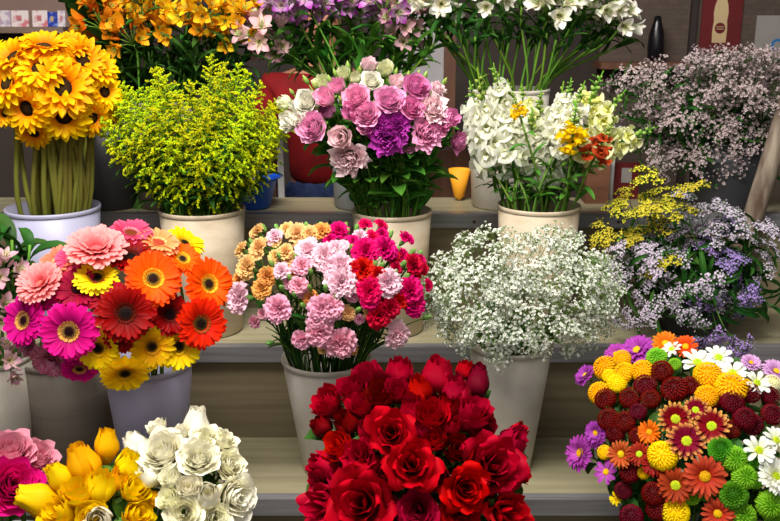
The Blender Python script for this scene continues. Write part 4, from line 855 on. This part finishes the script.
# more leafy stems seen between the pots: long bare stems with leaves only
def foliage(bk, name, cat, lst, Yd, stem, lab, group, bouquet):
    for i, (x, y) in enumerate(lst):
        T = at(x, y, Yd+R.uniform(-.05, .05)); d = ((T-BK[bk]['c']).normalized()+V3(0, 0, .4)).normalized()
        flower(name, cat, [], T, d, .01, bk, bouquet, lab, x, y, group, stem)
foliage('awhi', 'leafy_shoot', 'foliage', [(430+i*9, 22+(i*7) % 20) for i in range(23)], 2.27, dict(r=.003, mat=m_stem, leaves=4, Lf=.09, Wf=.15, lmat=m_leafdark, rng=(.6, 1), e=(70, 0)), 'dark green leafy stem', 'leafy stems of the white alstroemeria', 'white alstroemeria')
foliage('apur', 'leafy_shoot', 'foliage', [(262+i*11, 34+(i*7) % 22) for i in range(17)], 2.27, dict(r=.003, mat=m_stem, leaves=6, Lf=.1, Wf=.17, lmat=m_leaf, rng=(.5, 1), e=(70, 0)), 'dark green leafy stem', 'leafy stems of the violet alstroemeria', 'violet alstroemeria')
foliage('aora', 'leafy_shoot', 'foliage', [(100+i*12, 44+(i*7) % 22) for i in range(14)], 2.27, dict(r=.003, mat=m_stemdark, leaves=9, Lf=.1, Wf=.15, lmat=m_leafdark, rng=(.2, 1), e=(70, 0)), 'dark green leafy stem', 'leafy stems of the orange alstroemeria', 'orange alstroemeria')
foliage('stat', 'leafy_shoot', 'foliage', [(630+i*9, 235+(i*11) % 50) for i in range(15)], 2.02, dict(r=.002, mat=m_stemdark, leaves=12, Lf=.09, Wf=.14, lmat=m_leafdark, rng=(.05, 1), e=(50, -30)), 'dark green leafy stem', 'leafy stems of the statice', 'statice')
foliage('lis', 'leafy_shoot', 'foliage', [(330+i*9, 120+(i*11) % 30) for i in range(13)], 2.02, dict(r=.0024, mat=m_stem, leaves=9, Lf=.075, Wf=.36, lmat=m_leaf, rng=(.02, .95), e=(60, 0)), 'broad leafed green stem', 'leafy stems of the lisianthus', 'lisianthus')
foliage('snap', 'leafy_shoot', 'foliage', [(490+i*9, 150+(i*11) % 20) for i in range(11)], 2.03, dict(r=.0024, mat=m_stempale, leaves=8, Lf=.06, Wf=.16, lmat=m_leaf, rng=(.02, .95), e=(60, 0)), 'fine leafed green stem', 'leafy stems of the snapdragons', 'snapdragons')
foliage('sol', 'leafy_shoot', 'foliage', [(120+i*11, 150+(i*11) % 30) for i in range(14)], 2.0, dict(r=.002, mat=m_stem, leaves=14, Lf=.06, Wf=.2, lmat=m_leafdark, rng=(.0, 1), e=(60, 0)), 'dark leafy goldenrod stem', 'leafy stems of the goldenrod', 'goldenrod')
foliage('green', 'broad_leaf_shoot', 'foliage', [(80, 4), (88, 24), (98, 14), (112, 60), (118, 150), (104, 175), (135, 170), (150, 190), (98, 120), (128, 120), (112, 90)], 2.34, dict(r=.003, mat=m_stemdark, leaves=4, Lf=.15, Wf=.34, lmat=m_leafdark, rng=(.6, 1), e=(80, 10), n=6), 'broad dark green leaf stem', 'broad green leaves behind the sunflowers', 'broad leaves')
foliage('limo', 'leafy_shoot', 'foliage', [(610+i*9, 75+(i*37) % 90) for i in range(20)], 2.27, dict(r=.002, mat=m_stemdark, leaves=14, Lf=.07, Wf=.14, lmat=m_leafdark, rng=(.05, 1), e=(50, -10)), 'dark leafy shoot', 'leafy shoots of the sea lavender', 'sea lavender')
foliage('stat', 'leafy_shoot', 'foliage', [(615+i*10, 262+(i*29) % 60) for i in range(17)], 1.96, dict(r=.002, mat=m_stemdark, leaves=12, Lf=.08, Wf=.14, lmat=m_leafdark, rng=(.05, 1), e=(50, -30)), 'drooping dark green leafy shoot', 'drooping leafy stems of the statice', 'statice')
foliage('carn', 'leafy_shoot', 'foliage', [(282+i*4.2, 322+(i*17) % 22) for i in range(24)], 1.76, dict(r=.0018, mat=m_stemdark, leaves=9, Lf=.06, Wf=.1, lmat=m_leafdark, rng=(.0, 1), e=(75, 30)), 'narrow grey-green carnation shoot', 'leafy shoots among the carnation stems', 'carnations')
foliage('gyp', 'leafy_shoot', 'foliage', [(476+i*4.2, 322+(i*17) % 20) for i in range(18)], 1.78, dict(r=.0014, mat=m_gypst, leaves=9, Lf=.04, Wf=.12, lmat=m_leaf, rng=(.0, 1), e=(70, 20)), 'fine green leafy shoot', 'leafy shoots among the baby\'s breath', 'baby\'s breath')
foliage('lily', 'leafy_shoot', 'foliage', [(8, 262), (22, 250), (-4, 240), (30, 245), (4, 300), (-14, 270), (12, 240)], 1.72, dict(r=.003, mat=m_stem, leaves=4, Lf=.08, Wf=.36, lmat=m_leafdark, rng=(.6, 1), e=(70, 0)), 'green leafy stem', 'leafy stems beside the magenta gerberas', 'lilies')
for (x, y, s_, fx) in [(2, 275, .05, .2), (6, 362, .045, .3), (-6, 310, .05, 0)]:
    P = at(x, y, 1.66); flower('lily', 'lily', [('petals', UMB['pink'][0][0]), ('umbel_stalk', UMB['pink'][0][1])], P, V3(fx, -.8, .4), s_, 'lily', 'lilies', 'pale pink lily', x, y, 'pale lilies beside the gerberas', dict(r=.0026, mat=m_stem), base=.3)
# ------------------------------------------------------------------ labels: say which one
ORD = ['first', 'second', 'third', 'fourth', 'fifth', 'sixth', 'seventh', 'eighth', 'ninth', 'tenth', 'eleventh', 'twelfth', 'thirteenth', 'fourteenth', 'fifteenth', 'sixteenth', 'seventeenth', 'eighteenth', 'nineteenth', 'twentieth']
SIDE = {'sunflowers': 'stall end', 'carnations': 'gerbera side', 'lisianthus': 'goldenrod side', 'red roses': 'white rose side', 'yellow roses': 'pink rose side', 'white roses': 'yellow rose side', 'chrysanthemums': 'red rose side', 'snapdragons': 'lisianthus side', 'goldenrod': 'sunflower side',
        'baby\'s breath': 'carnation side', 'statice': 'baby\'s breath side', 'sea lavender': 'snapdragon side', 'orange alstroemeria': 'sunflower side', 'violet alstroemeria': 'goldenrod side', 'white alstroemeria': 'lisianthus side', 'broad leaves': 'stall end', 'lilies': 'stall end'}
ROWN = {1: [''], 2: ['upper', 'lower'], 3: ['top', 'middle', 'bottom'], 4: ['top', 'second', 'third', 'bottom'], 5: ['top', 'second', 'third', 'fourth', 'bottom'], 6: ['top', 'second', 'third', 'fourth', 'fifth', 'bottom'], 7: ['top', 'second', 'third', 'fourth', 'fifth', 'sixth', 'bottom']}
by = {}
for it in ITEMS:
    if not it['fixed']: by.setdefault((it['b'], it['d']), []).append(it)
for (b, d), L in by.items():
    side = SIDE[b]; n = len(L)
    where = '' if b.rstrip('s') in d or b.split()[-1].rstrip('s') in d else ''
    if n == 1: L[0]['o']['label'] = 'the only %s among the %s' % (d, b) if b not in d else 'the only %s of its bunch' % d; continue
    if n <= 3:
        L.sort(key=lambda t: t['py'])
        for k, t in enumerate(L): t['o']['label'] = '%s, %s of its kind in the bunch' % (d, ('uppermost', 'lowest')[k] if n == 2 else ('uppermost', 'middle', 'lowest')[k])
        continue
    rows = max(1, min(7, round(math.sqrt(n*.8))));  L.sort(key=lambda t: t['py'])
    for r_ in range(rows):
        S = L[round(n*r_/rows):round(n*(r_+1)/rows)]; S.sort(key=lambda t: t['px'])
        for k, t in enumerate(S): t['o']['label'] = '%s, %s from the %s%s' % (d, ORD[k], side, (', %s row' % ROWN[rows][r_]) if rows > 1 else '')
# ------------------------------------------------------------------ surroundings
m_wall = plain('wall_paint', (62, 52, 47), .8, c2=(74, 63, 58), scale=3)
m_floor = plain('floor_concrete', (70, 64, 58), .7, c2=(92, 86, 78), scale=6)
m_dark = plain('dark_curtain', (34, 28, 26), .9, c2=(46, 38, 34), scale=10, stretch=(4, 1, .3))
def struct(name, lo, hi, m):
    mb = MB(); mb.box(lo, hi); return tag(link(name, mb.mesh(name, [m], False)), kind='structure')
struct('floor', (-3, -1.5, -.05), (3, 4.2, 0), m_floor)
struct('wall_back', (-3, 4.0, 0), (3, 4.1, 3.0), m_wall)
struct('wall_left', (-2.6, 1.2, 0), (-2.5, 3.99, 3.0), m_wall)
struct('wall_right', (2.5, 1.2, 0), (2.6, 3.99, 3.0), m_wall)
struct('rear_shade_ceiling', (-2.6, 2.15, 2.45), (2.6, 3.99, 2.5), m_wall)  # unseen slab added to keep overhead light off the back rows
# grey-brown board partition with posters behind the sea lavender
def brick_board():
    m, t, N, L = nt('board'); tc = N.new('ShaderNodeTexCoord'); b = N.new('ShaderNodeTexBrick'); b.inputs['Scale'].default_value = 16; b.inputs['Color1'].default_value = lin((78, 63, 54)); b.inputs['Color2'].default_value = lin((70, 57, 49)); b.inputs['Mortar'].default_value = lin((60, 48, 41)); b.inputs['Mortar Size'].default_value = .012
    mp = N.new('ShaderNodeMapping'); mp.inputs['Rotation'].default_value = (PI/2, 0, 0); L.new(tc.outputs['Object'], mp.inputs[0]); L.new(mp.outputs[0], b.inputs['Vector'])
    p = N.new('ShaderNodeBsdfPrincipled'); p.inputs['Roughness'].default_value = .8; L.new(b.outputs[0], p.inputs[0]); o = N.new('ShaderNodeOutputMaterial'); L.new(p.outputs[0], o.inputs[0]); return m
def boxo(name, lo, hi, m, parent=None, smooth=False):
    mb = MB(); c = V3(*[(a+b)/2 for a, b in zip(lo, hi)]); o_ = V3(c.x, c.y, lo[2])
    mb.box([a-b for a, b in zip(lo, o_)], [a-b for a, b in zip(hi, o_)]); o = link(name, mb.mesh(name, [m], smooth), parent, o_); return o
YB = 3.0
a = at(585, 300, YB); b = at(745, -60, YB)
tag(boxo('partition_board', (a.x, YB, 0), (2.2, YB+.03, 2.1), brick_board()), 'brown brick-patterned partition board behind the sea lavender', 'partition')
m_red = plain('poster_red', (84, 8, 12), .6, c2=(96, 12, 16), scale=6); m_cream = plain('poster_cream', (176, 150, 110), .6, c2=(190, 166, 126), scale=8); m_white = plain('paper_white', (130, 124, 120), .7, c2=(140, 134, 130), scale=6)
m_postdark = plain('dark_frame', (40, 30, 28), .7)
p0 = at(699, 52, YB-.01); p1 = at(748, -40, YB-.01)
po = tag(link('poster', None, None, (p0.x, YB-.008, p0.z)), 'dark red poster with a cream bottle shape', 'poster')
mb = MB(); mb.box((0, 0, 0), (p1.x-p0.x, .006, p1.z-p0.z)); link('poster_sheet', mb.mesh('poster_sheet', [m_red], False), po)
W = p1.x-p0.x; cxp = W*.47; hb = p1.z-p0.z
prof = [(.0, .02), (.036, .02), (.038, .10), (.034, .17), (.038, .22), (.034, .27), (.018, .34), (.014, .40), (.016, .42), (0, .42)]
poly = [(cxp+x*.62, z*.46+.02) for x, z in prof]+[(cxp-x*.62, z*.46+.02) for x, z in prof[::-1]]
mb = MB(); n = len(poly); mb.raw([(x, -.001, z) for x, z in poly]+[(x, -.0001, z) for x, z in poly], [tuple(range(n))]+[(i, (i+1) % n, (i+1) % n+n, i+n) for i in range(n)], np.full((2*n, 3), .5))
bt = link('bottle_print', mb.mesh('bottle_print', [m_cream], False), po)
mb = MB(); mb.tube([(cxp, -.0012, .075), (cxp, -.0022, .075)], .017, 24); link('round_emblem', mb.mesh('round_emblem', [m_red], False), po)
mb = MB(); 
for zz in (.071, .078): mb.box((cxp-.012, -.0032, zz), (cxp+.012, -.0023, zz+.002))
link('emblem_lettering', mb.mesh('emblem_lettering', [m_cream], False), po)
a = at(752, 60, YB); b = at(800, 20, YB)
pw = tag(link('notice_sheet', None, None, (a.x, YB-.008, a.z)), 'pale notice sheet with a round blue emblem beside the red poster', 'notice')
mb = MB(); mb.box((0, 0, 0), (.34, .005, .14)); link('sheet', mb.mesh('sheet', [m_white], False), pw)
e = at(776, 45, YB)-V3(a.x, 0, a.z); m_blue = plain('emblem_blue', (20, 100, 160), .5)
mb = MB(); mb.tube([(e.x, -.0002, e.z), (e.x, -.0015, e.z)], .020, 24); bl = link('blue_emblem', mb.mesh('blue_emblem', [m_blue], False), pw); mb = MB(); mb.tube([(e.x, -.0016, e.z), (e.x, -.0026, e.z)], .012, 20); link('emblem_centre', mb.mesh('emblem_centre', [m_white], False), pw)
a = at(686, 60, YB)
tag(boxo('dark_batten', (a.x, YB-.02, 0), (a.x+.018, YB-.001, 2.05), m_postdark), 'thin dark upright batten on the partition beside the red poster', 'batten')
# leaning trunk-like post
m_trunk = plain('trunk', (84, 64, 50), .85, c2=(150, 136, 120), scale=14, stretch=(3, 3, .6), bump=.4)
mb = MB(); A = at(748, 262, 2.02); A.z = Z[2]+.001; A.x = at(738, 330, 2.04).x; A.y = 2.165; B = at(787, 110, 2.16); C2 = A.lerp(B, .5)+V3(.004, 0, 0); E = B+(B-A)*.8
pts = [V3(0, 0, 0), C2-A, B-A, E-A]; mb.tube(pts, [.026, .025, .025, .024], 14)
tag(link('leaning_pole', mb.mesh('leaning_pole', [m_trunk]), None, A), 'weathered wooden pole leaning beside the statice', 'pole')
# wall shelf with cards, upper corner behind the sunflowers
YS = 3.2
m_shelf = plain('shelf_wood', (120, 98, 84), .6, c2=(138, 116, 100), scale=5, stretch=(1, 6, 6))
a = at(-60, 27, YS); b = at(62, 20, YS)
sh = tag(link('wall_shelf', None, None, (0, YS, a.z-.0)), 'brown wooden shelf with greeting cards behind the sunflowers', 'shelf')
mb = MB(); mb.box((a.x-.3, -.0, -.02), (b.x, .2, 0)); link('shelf_board', mb.mesh('shelf_board', [m_shelf], False), sh)
mb = MB(); mb.box((a.x-.3, .17, -.9), (b.x, .19, -.0201)); link('shelf_panel', mb.mesh('shelf_panel', [m_wall], False), sh)
mb = MB(); mb.box((a.x-.3, .17, .0001), (b.x+.1, .19, .4)); link('back_panel', mb.mesh('back_panel', [plain('taupe', (128, 104, 96), .8, c2=(140, 116, 106), scale=5)], False), sh)
m_card = plain('card_white', (216, 206, 208), .6, c2=(170, 150, 170), scale=40, contrast=(.45, .6)); m_cardb = plain('card_blue', (24, 50, 150), .5, c2=(120, 150, 220), scale=40, contrast=(.5, .6)); m_cardp = plain('card_pink', (220, 206, 204), .6, c2=(200, 110, 120), scale=36, contrast=(.5, .62))
for i, (x0, x1, m, lab) in enumerate([(-14, 10, m_card, 'pale patterned card at the stall end of the shelf'), (12, 28, m_cardp, 'white card standing second on the shelf'), (33, 47, m_cardp, 'white card with pink print beside the blue card'), (48, 57, m_cardb, 'bright blue card on the shelf'), (60, 68, m_card, 'small white card at the shelf end beside the broad leaf')]):
    q0 = at(x0, 18, YS+.05); q1 = at(x1, 6, YS+.05); hh = .055 if i != 3 else .05
    if x1 > 60: q0.x, q1.x = b.x-.03, b.x-.004
    mb = MB(); w = q1.x-q0.x; mb.box((0, 0, 0), (w, .003, hh)); o = link('greeting_card', mb.mesh('greeting_card', [m], False), None, (q0.x, YS+.04, a.z+.0008)); o.rotation_euler = (-.14, 0, 0); tag(o, lab, 'card', 'cards on the shelf')
    mb = MB(); mb.box((w*.3, -.001, hh*.35), (w*.6, -.0001, hh*.7)); link('printed_motif', mb.mesh('printed_motif', [m_cream if i == 3 else plain('motif_rose', (176, 96, 104), .7, c2=(200, 140, 144), scale=60)], False), o)
# red tipped buds between shelf and sunflowers
# blue bowl on the top step
m_bl = plain('blue_plastic', (14, 76, 190), .3, c2=(22, 90, 205), scale=3)
mb = MB(); mb.lathe([(.001, 0), (.040, 0), (.046, .004), (.066, .072), (.072, .078), (.069, .08), (.063, .074), (.043, .008), (.001, .006)], 40)
x = at(252, 200, 2.28).x
bo = tag(link('blue_bowl', None, None, (x, 2.285, T3)), 'bright blue plastic bowl on the top step beside the goldenrod', 'bowl'); link('bowl_body', mb.mesh('bowl_body', [m_bl]), bo)
mb = MB(); mb.lathe([(.0722, .0782), (.077, .079), (.077, .083), (.0695, .083), (.0694, .0795)], 40); link('bowl_rim', mb.mesh('bowl_rim', [m_bl]), bo)
# brown wooden cabinet and white post behind the bowl
m_bw = plain('brown_wood', (84, 52, 36), .6, c2=(104, 68, 48), scale=5, stretch=(6, 6, .8)); m_wp = plain('white_post', (190, 186, 184), .5)
q = at(263, 150, 2.62)
cb = tag(link('wooden_cabinet', None, None, (q.x, 2.62, 0)), 'brown wooden cabinet behind the blue bowl', 'cabinet')
mb = MB(); mb.box((-.20, 0, 0), (.035, .12, 1.2)); link('cabinet_body', mb.mesh('cabinet_body', [m_bw], False), cb)
mb = MB(); mb.box((-.19, -.012, .1), (.028, -.0005, 1.18)); dr = link('cabinet_door', mb.mesh('cabinet_door', [m_bw], False), cb); mb = MB(); mb.tube([(.012, -.03, .7), (.012, -.03, .8)], .004, 8); mb.tube([(.012, -.0125, .71), (.012, -.03, .71)], .003, 6); mb.tube([(.012, -.0125, .79), (.012, -.03, .79)], .003, 6); link('handle', mb.mesh('handle', [m_metal]), dr)
q = at(281, 170, 2.60); mb = MB(); mb.box((-.009, -.009, 0), (.009, .009, 1.22)); tag(link('white_upright', mb.mesh('white_upright', [m_wp], False), None, (q.x, 2.60, 0)), 'slim white upright beside the person in red', 'post')
# things glimpsed behind the snapdragons
q0 = at(585, 214, 2.37); q1 = at(603, 168, 2.37)
m_crate = plain('crate_brown', (92, 56, 36), .7, c2=(116, 74, 50), scale=7, stretch=(1, 1, 5))
cr = tag(link('brown_box', None, None, ((q0.x+q1.x)/2, 2.36, T3)), 'brown box on the top step behind the snapdragons', 'box')
mb = MB(); mb.box((-.03, -.03, 0), (.03, .03, .115)); link('box_body', mb.mesh('box_body', [m_crate], False), cr); mb = MB(); mb.box((-.032, -.032, .1152), (.032, .032, .125)); link('lid', mb.mesh('lid', [m_crate], False), cr)
q = at(605, 200, 2.385)
fg = tag(link('checkered_tag', None, None, (q.x+.01, 2.37, T3)), 'white stick with black and white checkered tag behind the box', 'tag')
mb = MB(); mb.tube([(0, 0, 0), (0, 0, .16)], .007, 8); link('stick', mb.mesh('stick', [m_wp]), fg)
m, t, N, L = nt('checker'); ck = N.new('ShaderNodeTexChecker'); ck.inputs['Scale'].default_value = 110; ck.inputs[1].default_value = lin((230, 230, 230)); ck.inputs[2].default_value = lin((14, 14, 14)); tc = N.new('ShaderNodeTexCoord'); L.new(tc.outputs['Object'], ck.inputs[0]); pp = N.new('ShaderNodeBsdfPrincipled'); L.new(ck.outputs[0], pp.inputs[0]); oo = N.new('ShaderNodeOutputMaterial'); L.new(pp.outputs[0], oo.inputs[0])
mb = MB(); mb.box((-.016, -.004, .1601), (.016, .004, .20)); link('checkered_head', mb.mesh('checkered_head', [m], False), fg)
q = at(622, 190, 2.40); mb = MB(); mb.box((-.035, -.001, 0), (.035, .001, .10)); cdd = tag(link('red_card', mb.mesh('red_card', [m_red], False), None, (q.x+.008, 2.395, T3)), 'dark red card with a small photo beside the checkered tag', 'card')
mb = MB(); mb.box((-.014, -.002, .045), (.014, -.0011, .085)); link('photo_print', mb.mesh('photo_print', [m_white], False), cdd)
# yellow paper cone held behind the lisianthus
m_cone = plain('paper_orange', (226, 150, 20), .7, c2=(240, 170, 40), scale=8)
q = at(459, 186, 2.385); mb = MB(); mb.lathe([(.001, 0), (.014, .012), (.03, .085), (.028, .085), (.012, .014), (.001, .003)], 20)
tag(link('paper_cone', mb.mesh('paper_cone', [m_cone]), None, (q.x, 2.375, T3)), 'orange paper cone on the top step between two buckets', 'paper cone')
q = at(448, 200, 2.7); tag(boxo('brown_carton', (q.x-.16, 2.62, 0), (q.x+.16, 2.9, 1.13), m_bw), 'tall brown carton behind the orange paper cone', 'carton')
q = at(440, 90, 2.75); tag(boxo('tiled_panel', (q.x-.12, 2.95, 1.135), (q.x+.05, 2.97, 1.62), plain('pale_tile', (150, 146, 148), .4, c2=(164, 160, 160), scale=6)), 'pale grey panel behind the lisianthus and white alstroemeria', 'panel')
tag(boxo('panel_support', (q.x-.2, 2.91, 0), (q.x+.2, 3.1, 1.134), m_dark), 'dark low counter holding up the pale grey panel', 'counter')
q = at(457, 75, 2.6); tag(boxo('wooden_upright', (q.x-.018, 2.91, 1.1345), (q.x+.018, 2.945, 1.75), m_bw), 'brown wooden upright beside the pale grey panel', 'post')
q = at(655, 50, 2.9); mb = MB(); mb.lathe([(.001, 0), (.022, .004), (.026, .04), (.024, .085), (.014, .12), (.010, .14), (.001, .142)], 16)
q2 = at(655, 62, 2.93)
sf = tag(boxo('partition_ledge', (at(600, 60, 2.9).x, 2.88, q2.z-.02), (at(690, 60, 2.9).x, 2.9995, q2.z), m_bw), 'narrow brown ledge on the brick-patterned partition', 'ledge')
tag(link('dark_bottle', mb.mesh('dark_bottle', [plain('black_glass', (16, 14, 18), .25)]), None, (q2.x, 2.935, q2.z+.0005)), 'black bottle standing on the partition ledge', 'bottle')
# ------------------------------------------------------------------ the florist
def skin(name, pts, edges, rad, mat, parent=None, levels=1, root=0):
    me = bpy.data.meshes.new(name); me.from_pydata(pts, edges, []); me.materials.append(mat)
    o = link(name, me, parent); m1 = o.modifiers.new('skin', 'SKIN'); m1.use_smooth_shade = True; m1.use_x_symmetry = False
    if not me.skin_vertices: 
        bpy.context.view_layer.objects.active = o
    sv = me.skin_vertices[0].data if me.skin_vertices else me.attributes
    for i, r_ in enumerate(rad): sv[i].radius = r_ if hasattr(r_, '__len__') else (r_, r_); sv[i].use_root = (i == root)
    m2 = o.modifiers.new('sub', 'SUBSURF'); m2.levels = levels; m2.render_levels = levels
    return o
m_skin = plain('skin', (176, 118, 90), .55, c2=(190, 130, 102), scale=10); m_shirt = plain('red_shirt', (118, 3, 8), .85, c2=(146, 8, 12), scale=14, bump=.2); m_jeans = plain('jeans', (48, 64, 110), .85, c2=(70, 88, 134), scale=60, bump=.1); m_hair = plain('hair', (22, 14, 12), .5, c2=(38, 24, 20), scale=30, stretch=(6, 6, .6))
px_ = at(325, 180, 2.98).x
per = tag(link('person', None, None, (px_, 2.98, 0)), 'person in a red shirt and blue jeans standing behind the stand', 'person')
per.rotation_euler = (0, 0, .12)
# body: pelvis first; faces -Y
J = [(0, 0, .90), (0, 0, 1.02), (0, -.005, 1.16), (0, 0, 1.28), (0, .0, 1.345), (0, -.01, 1.40), (0, -.02, 1.47), (0, -.03, 1.55),
     (.10, 0, .84), (.105, -.01, .46), (.11, .02, .08), (.12, -.11, .03), (-.10, 0, .84), (-.105, -.01, .46), (-.11, .02, .08), (-.12, -.11, .03),
     (.16, 0, 1.29), (.21, .0, 1.06), (.17, -.19, .95), (.155, -.26, .945), (-.16, 0, 1.29), (-.22, .0, 1.06), (-.20, -.17, .96), (-.195, -.24, .955)]
Eg = [(0, 1), (1, 2), (2, 3), (3, 4), (4, 5), (5, 6), (6, 7), (0, 8), (8, 9), (9, 10), (10, 11), (0, 12), (12, 13), (13, 14), (14, 15), (3, 16), (16, 17), (17, 18), (18, 19), (3, 20), (20, 21), (21, 22), (22, 23)]
Rd = [(.105, .08), (.10, .075), (.125, .095), (.12, .09), (.06, .055), (.048, .048), (.075, .085), (.06, .07), .082, .055, .038, .035, .082, .055, .038, .035, .052, .038, .026, .03, .052, .038, .026, .03]
# fingers of both hands
for s_, wi in ((1, 19), (-1, 23)):
    w = V3(*J[wi]); 
    for k, (fx, ln) in enumerate([(-.026, .062), (-.009, .072), (.009, .068), (.026, .054)]):
        i0 = len(J); J += [tuple(w+V3(fx, -.03, 0)), tuple(w+V3(fx*1.15, -.03-ln*.5, -.008)), tuple(w+V3(fx*1.1, -.03-ln, -.03))]; Rd += [.010, .009, .0075]; Eg += [(wi, i0), (i0, i0+1), (i0+1, i0+2)]
    i0 = len(J); J += [tuple(w+V3(-s_*.035, .0, -.01)), tuple(w+V3(-s_*.05, -.035, -.02))]; Rd += [.011, .009]; Eg += [(wi, i0), (i0, i0+1)]
skin('body', J, Eg, Rd, m_skin, per, 2)
skin('shirt', [(0, 0, .955), (0, 0, 1.03), (0, -.005, 1.16), (0, 0, 1.28), (0, 0, 1.33), (.16, 0, 1.29), (.195, .0, 1.15), (-.16, 0, 1.29), (-.2, .0, 1.15)], [(0, 1), (1, 2), (2, 3), (3, 4), (3, 5), (5, 6), (3, 7), (7, 8)], [(.132, .108), (.126, .10), (.134, .105), (.128, .10), (.07, .065), .06, .054, .06, .054], m_shirt, per, 2)
skin('jeans', [(0, 0, 1.03), (0, 0, .90), (.10, 0, .82), (.105, -.01, .46), (.11, .02, .10), (-.10, 0, .82), (-.105, -.01, .46), (-.11, .02, .10)], [(0, 1), (1, 2), (2, 3), (3, 4), (1, 5), (5, 6), (6, 7)], [(.128, .105), (.165, .14), .115, .08, .068, .115, .08, .068], m_jeans, per, 2)
mb = MB()
for i in range(9):
    an = i/8*2*PI
mb.lathe([(.001, .105), (.05, .095), (.085, .05), (.095, .0), (.094, -.08), (.088, -.22), (.09, -.32), (.05, -.36)], 24)
P_ = np.concatenate(mb.v); A_ = P_.copy(); P_[:, 1] = np.where(P_[:, 1] < -.03, -.03+(P_[:, 1]+.03)*np.where(P_[:, 2] > .045, 1, .1), P_[:, 1]); mb.v = [P_]
link('hair', mb.mesh('hair', [m_hair]), per, (0, -.01, 1.52))
m_eye = plain('eye', (30, 20, 16), .2); m_lip = plain('lip', (150, 70, 66), .5)
for sx in (-.03, .03):
    mb = MB(); mb.lathe([(.001, .01), (.007, .007), (.01, 0), (.007, -.007), (.001, -.01)], 10); link('eye', mb.mesh('eye', [m_eye]), per, (sx, -.100, 1.51))
mb = MB(); mb.raw([(-.012, 0, 0), (.012, 0, 0), (0, -.026, .004), (0, 0, .05), (0, 0, -.008)], [(0, 2, 3), (2, 1, 3), (0, 4, 2), (4, 1, 2)], np.full((5, 3), .5)); link('nose', mb.mesh('nose', [m_skin]), per, (0, -.098, 1.475))
mb = MB(); mb.tube([(-.024, .006, 0), (0, 0, -.002), (.024, .006, 0)], [.002, .006, .002], 6); link('mouth', mb.mesh('mouth', [m_lip]), per, (0, -.092, 1.45))
for sx in (-1, 1):
    mb = MB(); mb.lathe([(.001, .006), (.016, .004), (.018, 0), (.001, -.004)], 12); o = link('ear', mb.mesh('ear', [m_skin]), per, (sx*.078, -.02, 1.495)); o.rotation_euler = (0, sx*PI/2, 0); o.scale = (1.6, 1, 1)
# ------------------------------------------------------------------ light
w = bpy.data.worlds.new('world'); SC.world = w; w.use_nodes = True; bg = w.node_tree.nodes['Background']; bg.inputs[0].default_value = (.92, .95, 1.0, 1); bg.inputs[1].default_value = .13
def area(name, loc, to, sx, sy, e, col):
    l = bpy.data.lights.new(name, 'AREA'); l.shape = 'RECTANGLE'; l.size = sx; l.size_y = sy; l.energy = e; l.color = col
    o = link(name, l, None, loc); o.rotation_euler = (Vector(to)-Vector(loc)).to_track_quat('-Z', 'Y').to_euler(); return o
area('skylight', (-.35, .85, 2.8), (-.08, 1.9, .85), 1.3, .8, 100, (1.0, .965, .91))
area('front_fill', (.2, -1.6, 2.4), (0, 2, .8), 3.2, 1.6, 22, (1.0, .98, .95))  # added fill lamp that lifts the front, not a visible source
SC.view_settings.view_transform = 'Standard'; SC.view_settings.look = 'None'; SC.view_settings.gamma = 1; SC.view_settings.use_curve_mapping = False
SC.view_settings.exposure = 0.0
SC.cycles.max_bounces = 6; SC.cycles.transparent_max_bounces = 4
